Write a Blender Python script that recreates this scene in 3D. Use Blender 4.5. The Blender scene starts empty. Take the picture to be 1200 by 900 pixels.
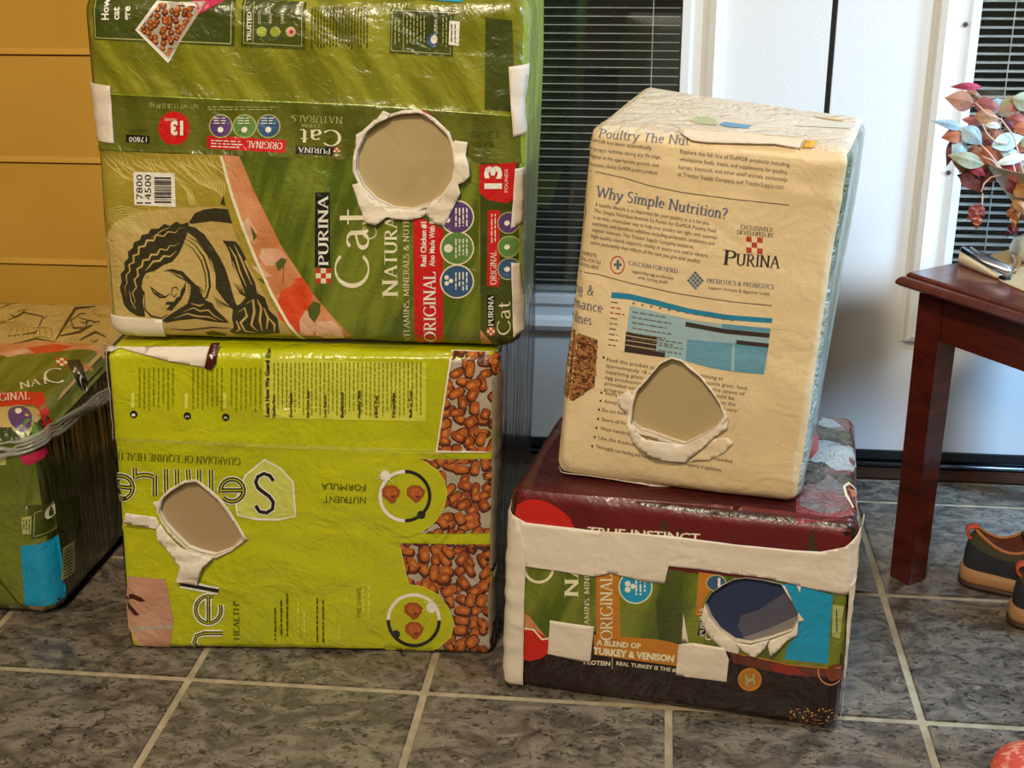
import bpy, bmesh, math, random
from math import sin, cos, pi, radians, sqrt, atan2
from mathutils import Vector, Matrix, noise
random.seed(11)
SC = bpy.context.scene
COL = SC.collection

# ---------------------------------------------------------------- camera
F_PX, PITCH, YAW, ROLL = 1528.7052, 0.3648276, -0.1099136, -0.0052069
CAM = Vector((0.634835, -1.529983, 1.054883))
_d = Vector((sin(YAW)*cos(PITCH), cos(YAW)*cos(PITCH), -sin(PITCH)))
_r = _d.cross(Vector((0, 0, 1))).normalized(); _u = _r.cross(_d)
_r2 = _r*cos(ROLL)+_u*sin(ROLL); _u2 = -_r*sin(ROLL)+_u*cos(ROLL)
cd = bpy.data.cameras.new('camera'); cam = bpy.data.objects.new('camera', cd); COL.objects.link(cam)
cd.sensor_width = 36; cd.lens = F_PX/1200*36; cd.clip_start = 0.02
cam.matrix_world = Matrix(((_r2.x, _u2.x, -_d.x, CAM.x), (_r2.y, _u2.y, -_d.y, CAM.y), (_r2.z, _u2.z, -_d.z, CAM.z), (0, 0, 0, 1)))
SC.camera = cam
def ray(q): return _d+_r2*((q[0]-600)/F_PX)-_u2*((q[1]-450)/F_PX)
def on_z(q, z=0.0):
    v = ray(q); return CAM+v*((z-CAM.z)/v.z)
def on_y(q, y):
    v = ray(q); return CAM+v*((y-CAM.y)/v.y)
def on_plane(q, P, n):
    v = ray(q); return CAM+v*((P-CAM).dot(n)/v.dot(n))

# ---------------------------------------------------------------- world, lights, exposure
w = bpy.data.worlds.new('night'); SC.world = w; w.use_nodes = True
w.node_tree.nodes['Background'].inputs[0].default_value = (0.012, 0.018, 0.014, 1)
w.node_tree.nodes['Background'].inputs[1].default_value = 0.6
SC.view_settings.view_transform = 'Standard'; SC.view_settings.look = 'None'
SC.view_settings.gamma = 1; SC.view_settings.use_curve_mapping = False
SC.view_settings.exposure = -0.10
def area(name, loc, target, size, power, color):
    l = bpy.data.lights.new(name, 'AREA'); l.shape = 'DISK'; l.size = size; l.energy = power; l.color = color
    o = bpy.data.objects.new(name, l); COL.objects.link(o); o.location = loc
    o.rotation_euler = (Vector(target)-Vector(loc)).to_track_quat('-Z', 'Y').to_euler(); return o
area('ceiling_lamp_warm', (0.25, -1.9, 2.45), (0.2, 0.0, 0.2), 0.30, 56, (1.0, 0.85, 0.62))
area('ceiling_lamp_room', (0.1, -3.4, 2.45), (0.2, -0.5, 0.4), 0.6, 36, (1.0, 0.88, 0.74))
area('added_blue_fill', (2.45, .12, .95), (1.15, .72, .12), 0.35, 15, (0.34, 0.62, 1.0)).data.spread = radians(85)  # added blue fill for the far floor and lower doors, no visible source
area('ceiling_lamp_cool', (1.75, -0.15, 1.55), (1.10, 0.85, 0.55), 0.18, 17, (0.58, 0.80, 1.0))

# ---------------------------------------------------------------- helpers
def s2l(c):
    c = c/255.0
    return c/12.92 if c <= 0.04045 else ((c+0.055)/1.055)**2.4
def rgb(c): return (s2l(c[0]), s2l(c[1]), s2l(c[2]), 1)
MATS = {}
def mat(name, c, rough=0.5, bump=None, c2=None, vscale=8, stretch=None, coat=0.0, metal=0.0, spec=0.5, bs=1.0, ramp=(0.4, 0.6), detail=4, rot=0.0, trans=0.0, alpha=1.0, objrand=False, distort=0.0):
    if name in MATS: return MATS[name]
    m = bpy.data.materials.new(name); m.use_nodes = True; MATS[name] = m
    nt = m.node_tree; N = nt.nodes; L = nt.links; b = N['Principled BSDF']
    b.inputs['Base Color'].default_value = rgb(c); b.inputs['Roughness'].default_value = rough
    b.inputs['Metallic'].default_value = metal; b.inputs['Specular IOR Level'].default_value = spec
    if coat: b.inputs['Coat Weight'].default_value = coat; b.inputs['Coat Roughness'].default_value = 0.12
    if trans: b.inputs['Transmission Weight'].default_value = trans
    if alpha < 1: b.inputs['Alpha'].default_value = alpha
    tc = N.new('ShaderNodeTexCoord'); vec = tc.outputs['Object']
    if objrand:
        oi = N.new('ShaderNodeObjectInfo'); mu = N.new('ShaderNodeVectorMath'); mu.operation = 'MULTIPLY_ADD'
        cb = N.new('ShaderNodeCombineXYZ')
        for k in range(3): L.new(oi.outputs['Random'], cb.inputs[k])
        L.new(cb.outputs[0], mu.inputs[0]); mu.inputs[1].default_value = (37, 19, 53); L.new(vec, mu.inputs[2]); vec = mu.outputs[0]
    if c2 is not None:
        mp = N.new('ShaderNodeMapping'); L.new(vec, mp.inputs[0]); mp.inputs['Rotation'].default_value = (0, rot, 0)
        mp2 = N.new('ShaderNodeMapping'); L.new(mp.outputs[0], mp2.inputs[0])
        if stretch: mp2.inputs['Scale'].default_value = stretch
        n = N.new('ShaderNodeTexNoise'); n.inputs['Scale'].default_value = vscale; n.inputs['Detail'].default_value = detail
        n.inputs['Distortion'].default_value = distort
        L.new(mp2.outputs[0], n.inputs['Vector'])
        cr = N.new('ShaderNodeValToRGB'); cr.color_ramp.elements[0].position = ramp[0]; cr.color_ramp.elements[1].position = ramp[1]
        cr.color_ramp.elements[0].color = rgb(c); cr.color_ramp.elements[1].color = rgb(c2)
        L.new(n.outputs['Fac'], cr.inputs[0]); L.new(cr.outputs[0], b.inputs['Base Color'])
    if bump:
        spec_ = {'film': ((9, 0.010, 1.2), (40, 0.0016, 2.5)), 'paper': ((11, 0.006, 0.6), (60, 0.0007, 1.5)), 'crumple': ((16, 0.012, 2.0), (60, 0.003, 2.5)),
                 'tape': ((14, 0.003, 0.8), (120, 0.0005, 0.5)), 'slate': ((30, 0.0022, 0.8), (110, 0.0007, 0.3)), 'wood': ((40, 0.0004, 0.2),), 'fabric': ((350, 0.0008, 0.0),),
                 'fine': ((200, 0.0003, 0.0),), 'pleat': ((7, 0.03, 0.6), (30, 0.006, 1.0))}[bump]
        prev = None
        for sc_, dist, dd in spec_:
            n = N.new('ShaderNodeTexNoise'); n.inputs['Scale'].default_value = sc_; n.inputs['Detail'].default_value = 3; n.inputs['Distortion'].default_value = dd
            if bump == 'pleat':
                mp3 = N.new('ShaderNodeMapping'); mp3.inputs['Scale'].default_value = (3, 3, 0.25); L.new(vec, mp3.inputs[0]); L.new(mp3.outputs[0], n.inputs['Vector'])
            else: L.new(vec, n.inputs['Vector'])
            bn = N.new('ShaderNodeBump'); bn.inputs['Strength'].default_value = min(1, bs); bn.inputs['Distance'].default_value = dist*max(1, bs)
            L.new(n.outputs['Fac'], bn.inputs['Height'])
            if prev: L.new(prev.outputs[0], bn.inputs['Normal'])
            prev = bn
        L.new(prev.outputs[0], b.inputs['Normal'])
        if coat: L.new(prev.outputs[0], b.inputs['Coat Normal'])
    return m

def link(name, me, mats, parent=None, smooth=False, loc=None):
    o = bpy.data.objects.new(name, me); COL.objects.link(o)
    for m in (mats if isinstance(mats, (list, tuple)) else [mats]): me.materials.append(m)
    if smooth:
        for p in me.polygons: p.use_smooth = True
    if parent is not None: o.parent = parent
    if loc is not None: o.location = loc
    return o
def obj(name, bm, mats, parent=None, smooth=False, loc=None):
    me = bpy.data.meshes.new(name); bm.to_mesh(me); bm.free(); return link(name, me, mats, parent, smooth, loc)
def tag(o, label=None, cat=None, group=None, kind=None):
    if label: o['label'] = label
    if cat: o['category'] = cat
    if group: o['group'] = group
    if kind: o['kind'] = kind
    return o
def empty(name, loc, label=None, cat=None, group=None, kind=None, rz=0):
    o = bpy.data.objects.new(name, None); COL.objects.link(o); o.location = loc; o.rotation_euler = (0, 0, rz); o.empty_display_size = 0.05
    return tag(o, label, cat, group, kind)
def add_box(bm, x0, x1, y0, y1, z0, z1, bev=0.0, mi=0):
    r = bmesh.ops.create_cube(bm, size=1)
    bmesh.ops.scale(bm, vec=(x1-x0, y1-y0, z1-z0), verts=r['verts']); bmesh.ops.translate(bm, vec=((x0+x1)/2, (y0+y1)/2, (z0+z1)/2), verts=r['verts'])
    fs = list({f for v in r['verts'] for f in v.link_faces})
    for f in fs: f.material_index = mi
    if bev > 0:
        es = list({e for v in r['verts'] for e in v.link_edges}); bmesh.ops.bevel(bm, geom=es, offset=bev, segments=2, affect='EDGES')
def boxobj(name, b, m, parent=None, bev=0.0):
    bm = bmesh.new(); add_box(bm, *b, bev=bev); return obj(name, bm, m, parent)
def tube(bm, pts, rad, seg=8, closed=False):
    pts = [Vector(p) for p in pts]; n = len(pts); rings = []
    for i, p in enumerate(pts):
        t = (pts[(i+1) % n]-pts[i-1]) if closed else (pts[min(i+1, n-1)]-pts[max(i-1, 0)])
        t.normalize(); a = t.cross(Vector((0, 0, 1)))
        if a.length < 1e-3: a = t.cross(Vector((0, 1, 0)))
        a.normalize(); b = t.cross(a); r = rad[i] if isinstance(rad, (list, tuple)) else rad
        rings.append([bm.verts.new(p+a*(r*cos(2*pi*k/seg))+b*(r*sin(2*pi*k/seg))) for k in range(seg)])
    for i in range(n if closed else n-1):
        A, B = rings[i], rings[(i+1) % n]
        for k in range(seg): bm.faces.new((A[k], A[(k+1) % seg], B[(k+1) % seg], B[k]))
    if not closed: bm.faces.new(rings[0][::-1]); bm.faces.new(rings[-1])
def lathe(bm, prof, c=(0, 0, 0), seg=32):
    rings = [[bm.verts.new((c[0]+r*cos(2*pi*k/seg), c[1]+r*sin(2*pi*k/seg), c[2]+z)) for k in range(seg)] for r, z in prof]
    for A, B in zip(rings, rings[1:]):
        for k in range(seg): bm.faces.new((A[k], A[(k+1) % seg], B[(k+1) % seg], B[k]))
    return rings

# ---------------------------------------------------------------- 2-D lettering
DG = bpy.context.evaluated_depsgraph_get
SANS = {}
def sans(txt, bold=0.0):
    """triangles of a line of plain lettering, cap height 1, start at x=0"""
    key = (txt, bold)
    if key in SANS: return SANS[key]
    cu = bpy.data.curves.new('t', 'FONT'); cu.body = txt; cu.size = 1.0; cu.resolution_u = 2; cu.offset = bold
    o = bpy.data.objects.new('t', cu); me = bpy.data.meshes.new_from_object(o)
    me.calc_loop_triangles(); k = 1/0.69
    P = [(v.co.x*k, v.co.y*k) for v in me.vertices]
    tris = [[P[i] for i in t.vertices] for t in me.loop_triangles]
    x0 = min((p[0] for t in tris for p in t), default=0); x1 = max((p[0] for t in tris for p in t), default=1)
    tris = [[(p[0]-x0, p[1]) for p in t] for t in tris]
    bpy.data.objects.remove(o); bpy.data.meshes.remove(me); bpy.data.curves.remove(cu)
    SANS[key] = (tris, x1-x0); return SANS[key]
def arc(cx, cy, rx, ry, a0, a1, n=10):
    return [(cx+rx*cos(radians(a0+(a1-a0)*i/n)), cy+ry*sin(radians(a0+(a1-a0)*i/n))) for i in range(n+1)]
X = 0.64
GL = {  # width, strokes, serifs (x, y)
 'P': (.62, [[(.14, 0), (.14, 1)], [(.14, .97), (.32, .97)]+arc(.32, .735, .24, .235, 90, -90)+[(.14, .5)]], [(.14, 0), (.1, 1)]),
 'U': (.80, [[(.14, 1), (.14, .32)]+arc(.39, .32, .25, .3, 180, 360)+[(.64, 1)]], [(.14, 1), (.64, 1)]),
 'R': (.72, [[(.14, 0), (.14, 1)], [(.14, .97), (.3, .97)]+arc(.3, .74, .24, .23, 90, -90)+[(.14, .51)], [(.3, .51), (.62, 0)]], [(.14, 0), (.1, 1), (.66, 0)]),
 'I': (.32, [[(.16, 0), (.16, 1)]], [(.16, 0), (.16, 1)]),
 'N': (.84, [[(.14, 0), (.14, 1)], [(.14, 1), (.68, 0)], [(.68, 0), (.68, 1)]], [(.14, 0), (.1, 1), (.68, 1)]),
 'A': (.74, [[(.06, 0), (.36, 1)], [(.36, 1), (.66, 0)], [(.17, .36), (.55, .36)]], [(.06, 0), (.66, 0)]),
 'C': (.82, [arc(.45, .5, .37, .5, 42, 318, 18)], []),
 'T': (.66, [[(.33, 0), (.33, 1)], [(.02, .97), (.64, .97)]], [(.33, 0)]),
 'L': (.60, [[(.14, 0), (.14, 1)], [(.14, .03), (.54, .03), (.56, .2)]], [(.14, 0), (.14, 1)]),
 'S': (.56, [arc(.28, .74, .19, .24, 40, 200, 8)+[(.2, .56), (.38, .44)]+arc(.28, .26, .2, .25, 20, -150, 8)], []),
 'O': (.90, [arc(.45, .5, .36, .48, 0, 360, 20)], []),
 'G': (.86, [arc(.45, .5, .37, .5, 42, 330, 18), [(.77, .42), (.77, .1)]], [(.74, .42)]),
 'E': (.62, [[(.14, 0), (.14, 1)], [(.14, .97), (.54, .97), (.55, .84)], [(.14, .52), (.46, .52)], [(.14, .03), (.56, .03), (.58, .18)]], [(.1, 0), (.1, 1)]),
 'M': (.98, [[(.12, 0), (.16, 1)], [(.16, 1), (.48, .08)], [(.48, .08), (.8, 1)], [(.8, 1), (.84, 0)]], [(.12, 0), (.84, 0)]),
 'V': (.74, [[(.06, 1), (.36, 0)], [(.36, 0), (.66, 1)]], [(.06, 1), (.66, 1)]),
 'W': (1.06, [[(.05, 1), (.3, 0)], [(.3, 0), (.52, .9)], [(.52, .9), (.76, 0)], [(.76, 0), (1.0, 1)]], [(.05, 1), (1.0, 1)]),
 'H': (.84, [[(.14, 0), (.14, 1)], [(.68, 0), (.68, 1)], [(.14, .52), (.68, .52)]], [(.14, 0), (.14, 1), (.68, 0), (.68, 1)]),
 'D': (.84, [[(.14, 0), (.14, 1)], [(.14, .97), (.34, .97)]+arc(.34, .5, .4, .47, 90, -90, 14)+[(.14, .03)]], [(.1, 0), (.1, 1)]),
 'Y': (.70, [[(.34, 0), (.34, .46)], [(.34, .46), (.06, 1)], [(.34, .46), (.62, 1)]], [(.34, 0), (.06, 1), (.62, 1)]),
 'X': (.70, [[(.08, 1), (.6, 0)], [(.6, 1), (.08, 0)]], [(.08, 1), (.6, 1), (.08, 0), (.6, 0)]),
 'F': (.58, [[(.14, 0), (.14, 1)], [(.14, .97), (.54, .97), (.55, .84)], [(.14, .52), (.44, .52)]], [(.14, 0), (.1, 1)]),
 'Q': (.90, [arc(.45, .5, .36, .48, 0, 360, 20), [(.45, .1), (.85, -.15)]], []),
 'B': (.64, [[(.14, 0), (.14, 1)], [(.14, .97), (.3, .97)]+arc(.3, .75, .2, .22, 90, -90)+[(.14, .53)], [(.3, .53)]+arc(.32, .28, .24, .25, 90, -90)+[(.14, .03)]], [(.1, 0), (.1, 1)]),
 'K': (.74, [[(.14, 0), (.14, 1)], [(.6, 1), (.16, .46)], [(.28, .6), (.64, 0)]], [(.14, 0), (.14, 1), (.6, 1), (.66, 0)]),
 'a': (.54, [arc(.24, .46, .16, .18, 150, 20, 6)+[(.4, .1), (.46, .03)], [(.4, .4)]+arc(.22, .17, .15, .16, 110, 300, 8)+[(.38, .14)]], []),
 't': (.38, [[(.16, .86), (.16, .15), (.22, .02), (.36, .05)], [(.02, X-.03), (.34, X-.03)]], []),
 'h': (.60, [[(.12, 0), (.12, 1)], [(.12, .48), (.22, .6), (.34, .62), (.45, .54), (.47, .4), (.47, 0)]], [(.12, 0), (.08, 1), (.47, 0)]),
 'y': (.56, [[(.06, X), (.29, .02)], [(.52, X), (.29, .02), (.18, -.26), (.04, -.3)]], [(.06, X), (.5, X)]),
 'i': (.28, [[(.14, 0), (.14, X)], [(.14, .84), (.14, .96)]], [(.14, 0), (.1, X)]),
 'm': (.88, [[(.12, 0), (.12, X)], [(.12, .48), (.25, .62), (.36, .6), (.43, .46), (.43, 0)], [(.43, .48), (.56, .62), (.67, .6), (.74, .46), (.74, 0)]], [(.12, 0), (.43, 0), (.74, 0), (.08, X)]),
 'n': (.58, [[(.12, 0), (.12, X)], [(.12, .48), (.24, .62), (.36, .62), (.45, .52), (.46, .4), (.46, 0)]], [(.12, 0), (.46, 0), (.08, X)]),
 'u': (.58, [[(.1, X), (.1, .16), (.18, .02), (.3, .02), (.44, .14)], [(.44, X), (.44, 0)]], [(.08, X), (.42, X), (.48, 0)]),
 'p': (.58, [[(.12, -.3), (.12, X)], [(.12, .5)]+arc(.3, .32, .2, .3, 110, -150, 12)], [(.12, -.3), (.08, X)]),
 'l': (.28, [[(.14, 0), (.14, 1)]], [(.14, 0), (.1, 1)]),
 'e': (.52, [[(.08, .36), (.44, .36)]+arc(.27, .33, .18, .3, 5, 320, 14)], []),
 'r': (.42, [[(.12, 0), (.12, X)], [(.12, .44), (.24, .6), (.38, .58)]], [(.12, 0), (.08, X)]),
 'o': (.56, [arc(.28, .32, .2, .3, 0, 360, 16)], []),
 'g': (.54, [arc(.25, .42, .16, .2, 0, 360, 12), [(.18, .22), (.12, .1), (.42, .02), (.46, -.14), (.26, -.28), (.08, -.2), (.12, -.04)]], []),
 's': (.42, [arc(.21, .49, .12, .14, 40, 200, 6)+[(.28, .3)]+arc(.21, .15, .13, .14, 20, -150, 6)], []),
 'c': (.48, [arc(.27, .32, .19, .3, 45, 315, 12)], []),
 'd': (.58, [[(.45, 0), (.45, 1)], arc(.27, .32, .19, .3, 60, 330, 12)], [(.42, 1), (.49, 0)]),
 'w': (.80, [[(.04, X), (.22, 0)], [(.22, 0), (.4, X-.04)], [(.4, X-.04), (.58, 0)], [(.58, 0), (.76, X)]], [(.04, X), (.76, X)]),
 'v': (.56, [[(.05, X), (.27, 0)], [(.27, 0), (.5, X)]], [(.05, X), (.5, X)]),
 'f': (.34, [[(.14, 0), (.14, .84), (.22, .98), (.36, .94)], [(.02, X-.03), (.3, X-.03)]], [(.14, 0)]),
 '&': (.84, [[(.7, .5), (.5, .12), (.3, 0), (.12, .12), (.14, .36), (.42, .62), (.44, .86), (.32, .97), (.2, .86), (.24, .66), (.7, 0)]], []),
 '?': (.44, [arc(.22, .76, .17, .22, 160, -60, 9)+[(.22, .4), (.22, .26)], [(.22, 0), (.22, .1)]], []),
 ',': (.24, [[(.12, .1), (.06, -.14)]], []), '.': (.24, [[(.12, 0), (.12, .1)]], []), ' ': (.3, [], [])}
def serif(txt, thick=.13, thin=.05, ser=.1, track=0.02):
    tris = []; x = 0
    for ch in txt:
        wd, strokes, sf = GL.get(ch, GL['o'])
        for st in strokes:
            L_, R_ = [], []
            for i, p in enumerate(st):
                a = st[max(i-1, 0)]; b = st[min(i+1, len(st)-1)]; dx, dy = b[0]-a[0], b[1]-a[1]; l = sqrt(dx*dx+dy*dy) or 1; dx /= l; dy /= l
                sl = abs(dy)**1.3
                if dy*dx > 0 and abs(dx) > .15 and len(st) == 2: sl *= .35
                h = (thin+(thick-thin)*sl)/2
                L_.append((x+p[0]-dy*h, p[1]+dx*h)); R_.append((x+p[0]+dy*h, p[1]-dx*h))
            for i in range(len(st)-1):
                tris.append([R_[i], R_[i+1], L_[i+1]]); tris.append([R_[i], L_[i+1], L_[i]])
        for (sx, sy) in sf:
            a, b = x+sx-ser-thick*.3, x+sx+ser+thick*.3; y0, y1 = (sy, sy+thin*.8) if sy < .5 else (sy-thin*.8, sy)
            tris.append([(a, y0), (b, y0), (b, y1)]); tris.append([(a, y0), (b, y1), (a, y1)])
        x += wd+track
    return tris, x

# ---------------------------------------------------------------- bag-covered boxes
class Bag:
    """eight corners (front BL BR TR TL, back BL BR TR TL), rounded edges and crumpled faces"""
    def __init__(s, front, back, r, amp, seed, label, name='bag_covered_box', top_amp=None):
        s.c = [Vector(p) for p in front+back]; s.r = r; s.amp = amp; s.seed = seed
        c = s.c
        s.hx = ((c[1]-c[0]).length+(c[2]-c[3]).length)/4; s.hz = ((c[3]-c[0]).length+(c[2]-c[1]).length)/4; s.hy = ((c[4]-c[0]).length+(c[5]-c[1]).length)/4
        base = (c[0]+c[1]+c[4]+c[5])/4
        s.root = empty(name, base, label, 'box'); s.base = base; s.holes = []; s.creases = []; s.bulge = 0.0
    def M(s, p):
        a, b, c = (p[0]/s.hx+1)/2, (p[1]/s.hy+1)/2, (p[2]/s.hz+1)/2; k = s.c
        f = (k[0]*(1-a)+k[1]*a)*(1-c)+(k[3]*(1-a)+k[2]*a)*c
        g = (k[4]*(1-a)+k[5]*a)*(1-c)+(k[7]*(1-a)+k[6]*a)*c
        return f*(1-b)+g*b
    def axes(s):
        k = s.c; ex = (k[1]-k[0]).normalized(); ez = (k[3]-k[0]).normalized(); ey = (k[4]-k[0]).normalized(); return ex, ey, ez
    def disp(s, q, n):
        v = Vector(q)*3.2+Vector((s.seed*7.3, s.seed*1.7, s.seed*3.1))
        d = noise.noise(v)*s.amp*1.3+noise.noise(v*3.1+n*2)*s.amp*.45
        rr = 1-abs(noise.noise(v*2.3+Vector((5, 9, 1))))*2; d += max(0, rr-.6)*s.amp*.5
        if n.y < -.5:
            for (x0, z0, x1, z1, h, wd) in s.creases:
                t = (q[0]-x0)/(x1-x0+1e-9)
                zz = z0+(z1-z0)*t; d += h*math.exp(-((q[2]-zz)/wd)**2)
            u, w_ = q[0]/s.hx, q[2]/s.hz; d += s.bulge*(1-min(1, u*u))*(1-min(1, w_*w_))
        return d
    def place(s, q, n, lift=0.0):
        ex, ey, ez = s.axes(); N = (ex*n[0]+ey*n[1]+ez*n[2]).normalized()
        P = s.M(q)+N*(s.disp(q, n)+lift); P = P-s.base
        if P.z+s.base.z < s.zmin: P.z = s.zmin-s.base.z
        if P.z+s.base.z > s.zmax: P.z = s.zmax-s.base.z+lift
        return P
    zmin = 0.0015; zmax = 9.0
    def cube(s, p):   # point on the sharp box -> point and normal of the rounded one
        r = s.r; h = (s.hx, s.hy, s.hz); inner = Vector([max(-h[i]+r, min(h[i]-r, p[i])) for i in range(3)])
        d = Vector(p)-inner
        if d.length < 1e-9: d = Vector((0, -1, 0))
        d.normalize(); return inner+d*r, d
    def surf(s, face, U, V, lift):
        r = s.r; h = {'F': (s.hx, s.hz), 'R': (s.hy, s.hz), 'T': (s.hx, s.hy)}[face]
        eu = max(0, abs(U)-(h[0]-r))/r; ev = max(0, abs(V)-(h[1]-r))/r; l = sqrt(eu*eu+ev*ev)
        if l > .985: k = .985/l; eu *= k; ev *= k
        cc = sqrt(1-eu*eu-ev*ev); su = 1 if U > 0 else -1; sv = 1 if V > 0 else -1
        u = su*(min(abs(U), h[0]-r)+eu*r); v = sv*(min(abs(V), h[1]-r)+ev*r); dd = r*(1-cc)
        if face == 'F': q, n = (u, -s.hy+dd, v), Vector((su*eu, -cc, sv*ev))
        elif face == 'R': q, n = (s.hx-dd, u, v), Vector((cc, su*eu, sv*ev))
        else: q, n = (u, v, s.hz-dd), Vector((su*eu, sv*ev, cc))
        return s.place(Vector(q), n, lift)
    def pin(s, px, face='F'):
        k = s.c; a, b, c, d = {'F': (k[0], k[1], k[2], k[3]), 'R': (k[1], k[5], k[6], k[2]), 'T': (k[3], k[2], k[6], k[7])}[face]
        n = (b-a).cross(d-a).normalized(); P = on_plane(px, (a+b+c+d)/4, n)
        x = y = 0.5
        for _ in range(8):
            f = a*(1-x)*(1-y)+b*x*(1-y)+c*x*y+d*(1-x)*y-P
            fx = (b-a)*(1-y)+(c-d)*y; fy = (d-a)*(1-x)+(c-b)*x
            A, B, C_ = fx.dot(fx), fx.dot(fy), fy.dot(fy); g0, g1 = -f.dot(fx), -f.dot(fy); D = A*C_-B*B
            x += (g0*C_-g1*B)/D; y += (g1*A-g0*B)/D
        h = {'F': (s.hx, s.hz), 'R': (s.hy, s.hz), 'T': (s.hx, s.hy)}[face]
        return ((2*x-1)*h[0], (2*y-1)*h[1])
    def crease(s, p0, p1, h=.0025, wd=.006):
        a, b = s.pin(p0), s.pin(p1); s.creases.append((a[0], a[1], b[0], b[1], h, wd))
    def body(s, mats, step=.009):
        """mats: six materials front, right, back, left, top, bottom"""
        bm = bmesh.new(); h = (s.hx, s.hy, s.hz); F = []
        def ax(n, H):
            k = max(6, int(2*H/step)); core = [-(H-s.r)+2*(H-s.r)*i/k for i in range(k+1)]
            e = [s.r*(1-t) for t in (1, .8, .6, .4, .2, 0)]
            return sorted(set([round(-(H-x), 6) for x in [s.r*i/5 for i in range(5)]]+[round(x, 6) for x in core]+[round(H-x, 6) for x in [s.r*i/5 for i in range(5)]]))
        A = [ax(None, H) for H in h]
        faces = {0: (0, 2, 1, -1), 1: (1, 2, 0, 1), 2: (0, 2, 1, 1), 3: (1, 2, 0, -1), 4: (0, 1, 2, 1), 5: (0, 1, 2, -1)}
        cache = {}
        for mi, (u, v, k, sg) in faces.items():
            g = {}
            for i, x in enumerate(A[u]):
                for j, y in enumerate(A[v]):
                    p = [0, 0, 0]; p[u] = x; p[v] = y; p[k] = sg*h[k]; key = tuple(round(t, 5) for t in p)
                    if key not in cache: cache[key] = bm.verts.new(p)
                    g[i, j] = cache[key]
            for i in range(len(A[u])-1):
                for j in range(len(A[v])-1):
                    f = bm.faces.new((g[i, j], g[i+1, j], g[i+1, j+1], g[i, j+1])); f.material_index = mi
                    f.smooth = True
        bmesh.ops.recalc_face_normals(bm, faces=bm.faces)
        for H in s.holes:
            cut_hole(bm, H, lambda v: (v.x, v.z), Vector((1, 0, 0)), Vector((0, 0, 1)), front=lambda f: all(v.co.y < -s.hy+1e-5 for v in f.verts))
        for v in bm.verts:
            q, n = s.cube(v.co); v.co = s.place(q, n)
        return obj('box_shell', bm, mats, s.root)
    def hole(s, pxs): s.holes.append([s.pin(p) for p in pxs])

def inside(H, x, y):
    c = False; n = len(H)
    for i in range(n):
        (x1, y1), (x2, y2) = H[i], H[(i+1) % n]
        if (y1 > y) != (y2 > y) and x < (x2-x1)*(y-y1)/(y2-y1)+x1: c = not c
    return c
def cut_hole(bm, H, get, eu, ev, front=None):
    x0, x1 = min(p[0] for p in H)-.012, max(p[0] for p in H)+.012; y0, y1 = min(p[1] for p in H)-.012, max(p[1] for p in H)+.012
    def near():
        fs = []
        for f in bm.faces:
            if front and not front(f): continue
            c = get(f.calc_center_median())
            if x0 < c[0] < x1 and y0 < c[1] < y1: fs.append(f)
        return fs
    for i in range(len(H)):
        a, b = H[i], H[(i+1) % len(H)]; fs = near()
        if not fs: return
        g = list({e for f in fs for e in f.edges}|{v for f in fs for v in f.verts})+fs
        n = eu*(b[1]-a[1])-ev*(b[0]-a[0])
        if n.length < 1e-7: continue
        bmesh.ops.bisect_plane(bm, geom=g, plane_co=eu*a[0]+ev*a[1], plane_no=n, dist=1e-6)
    bmesh.ops.delete(bm, geom=[f for f in near() if inside(H, *get(f.calc_center_median()))], context='FACES')

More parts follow.
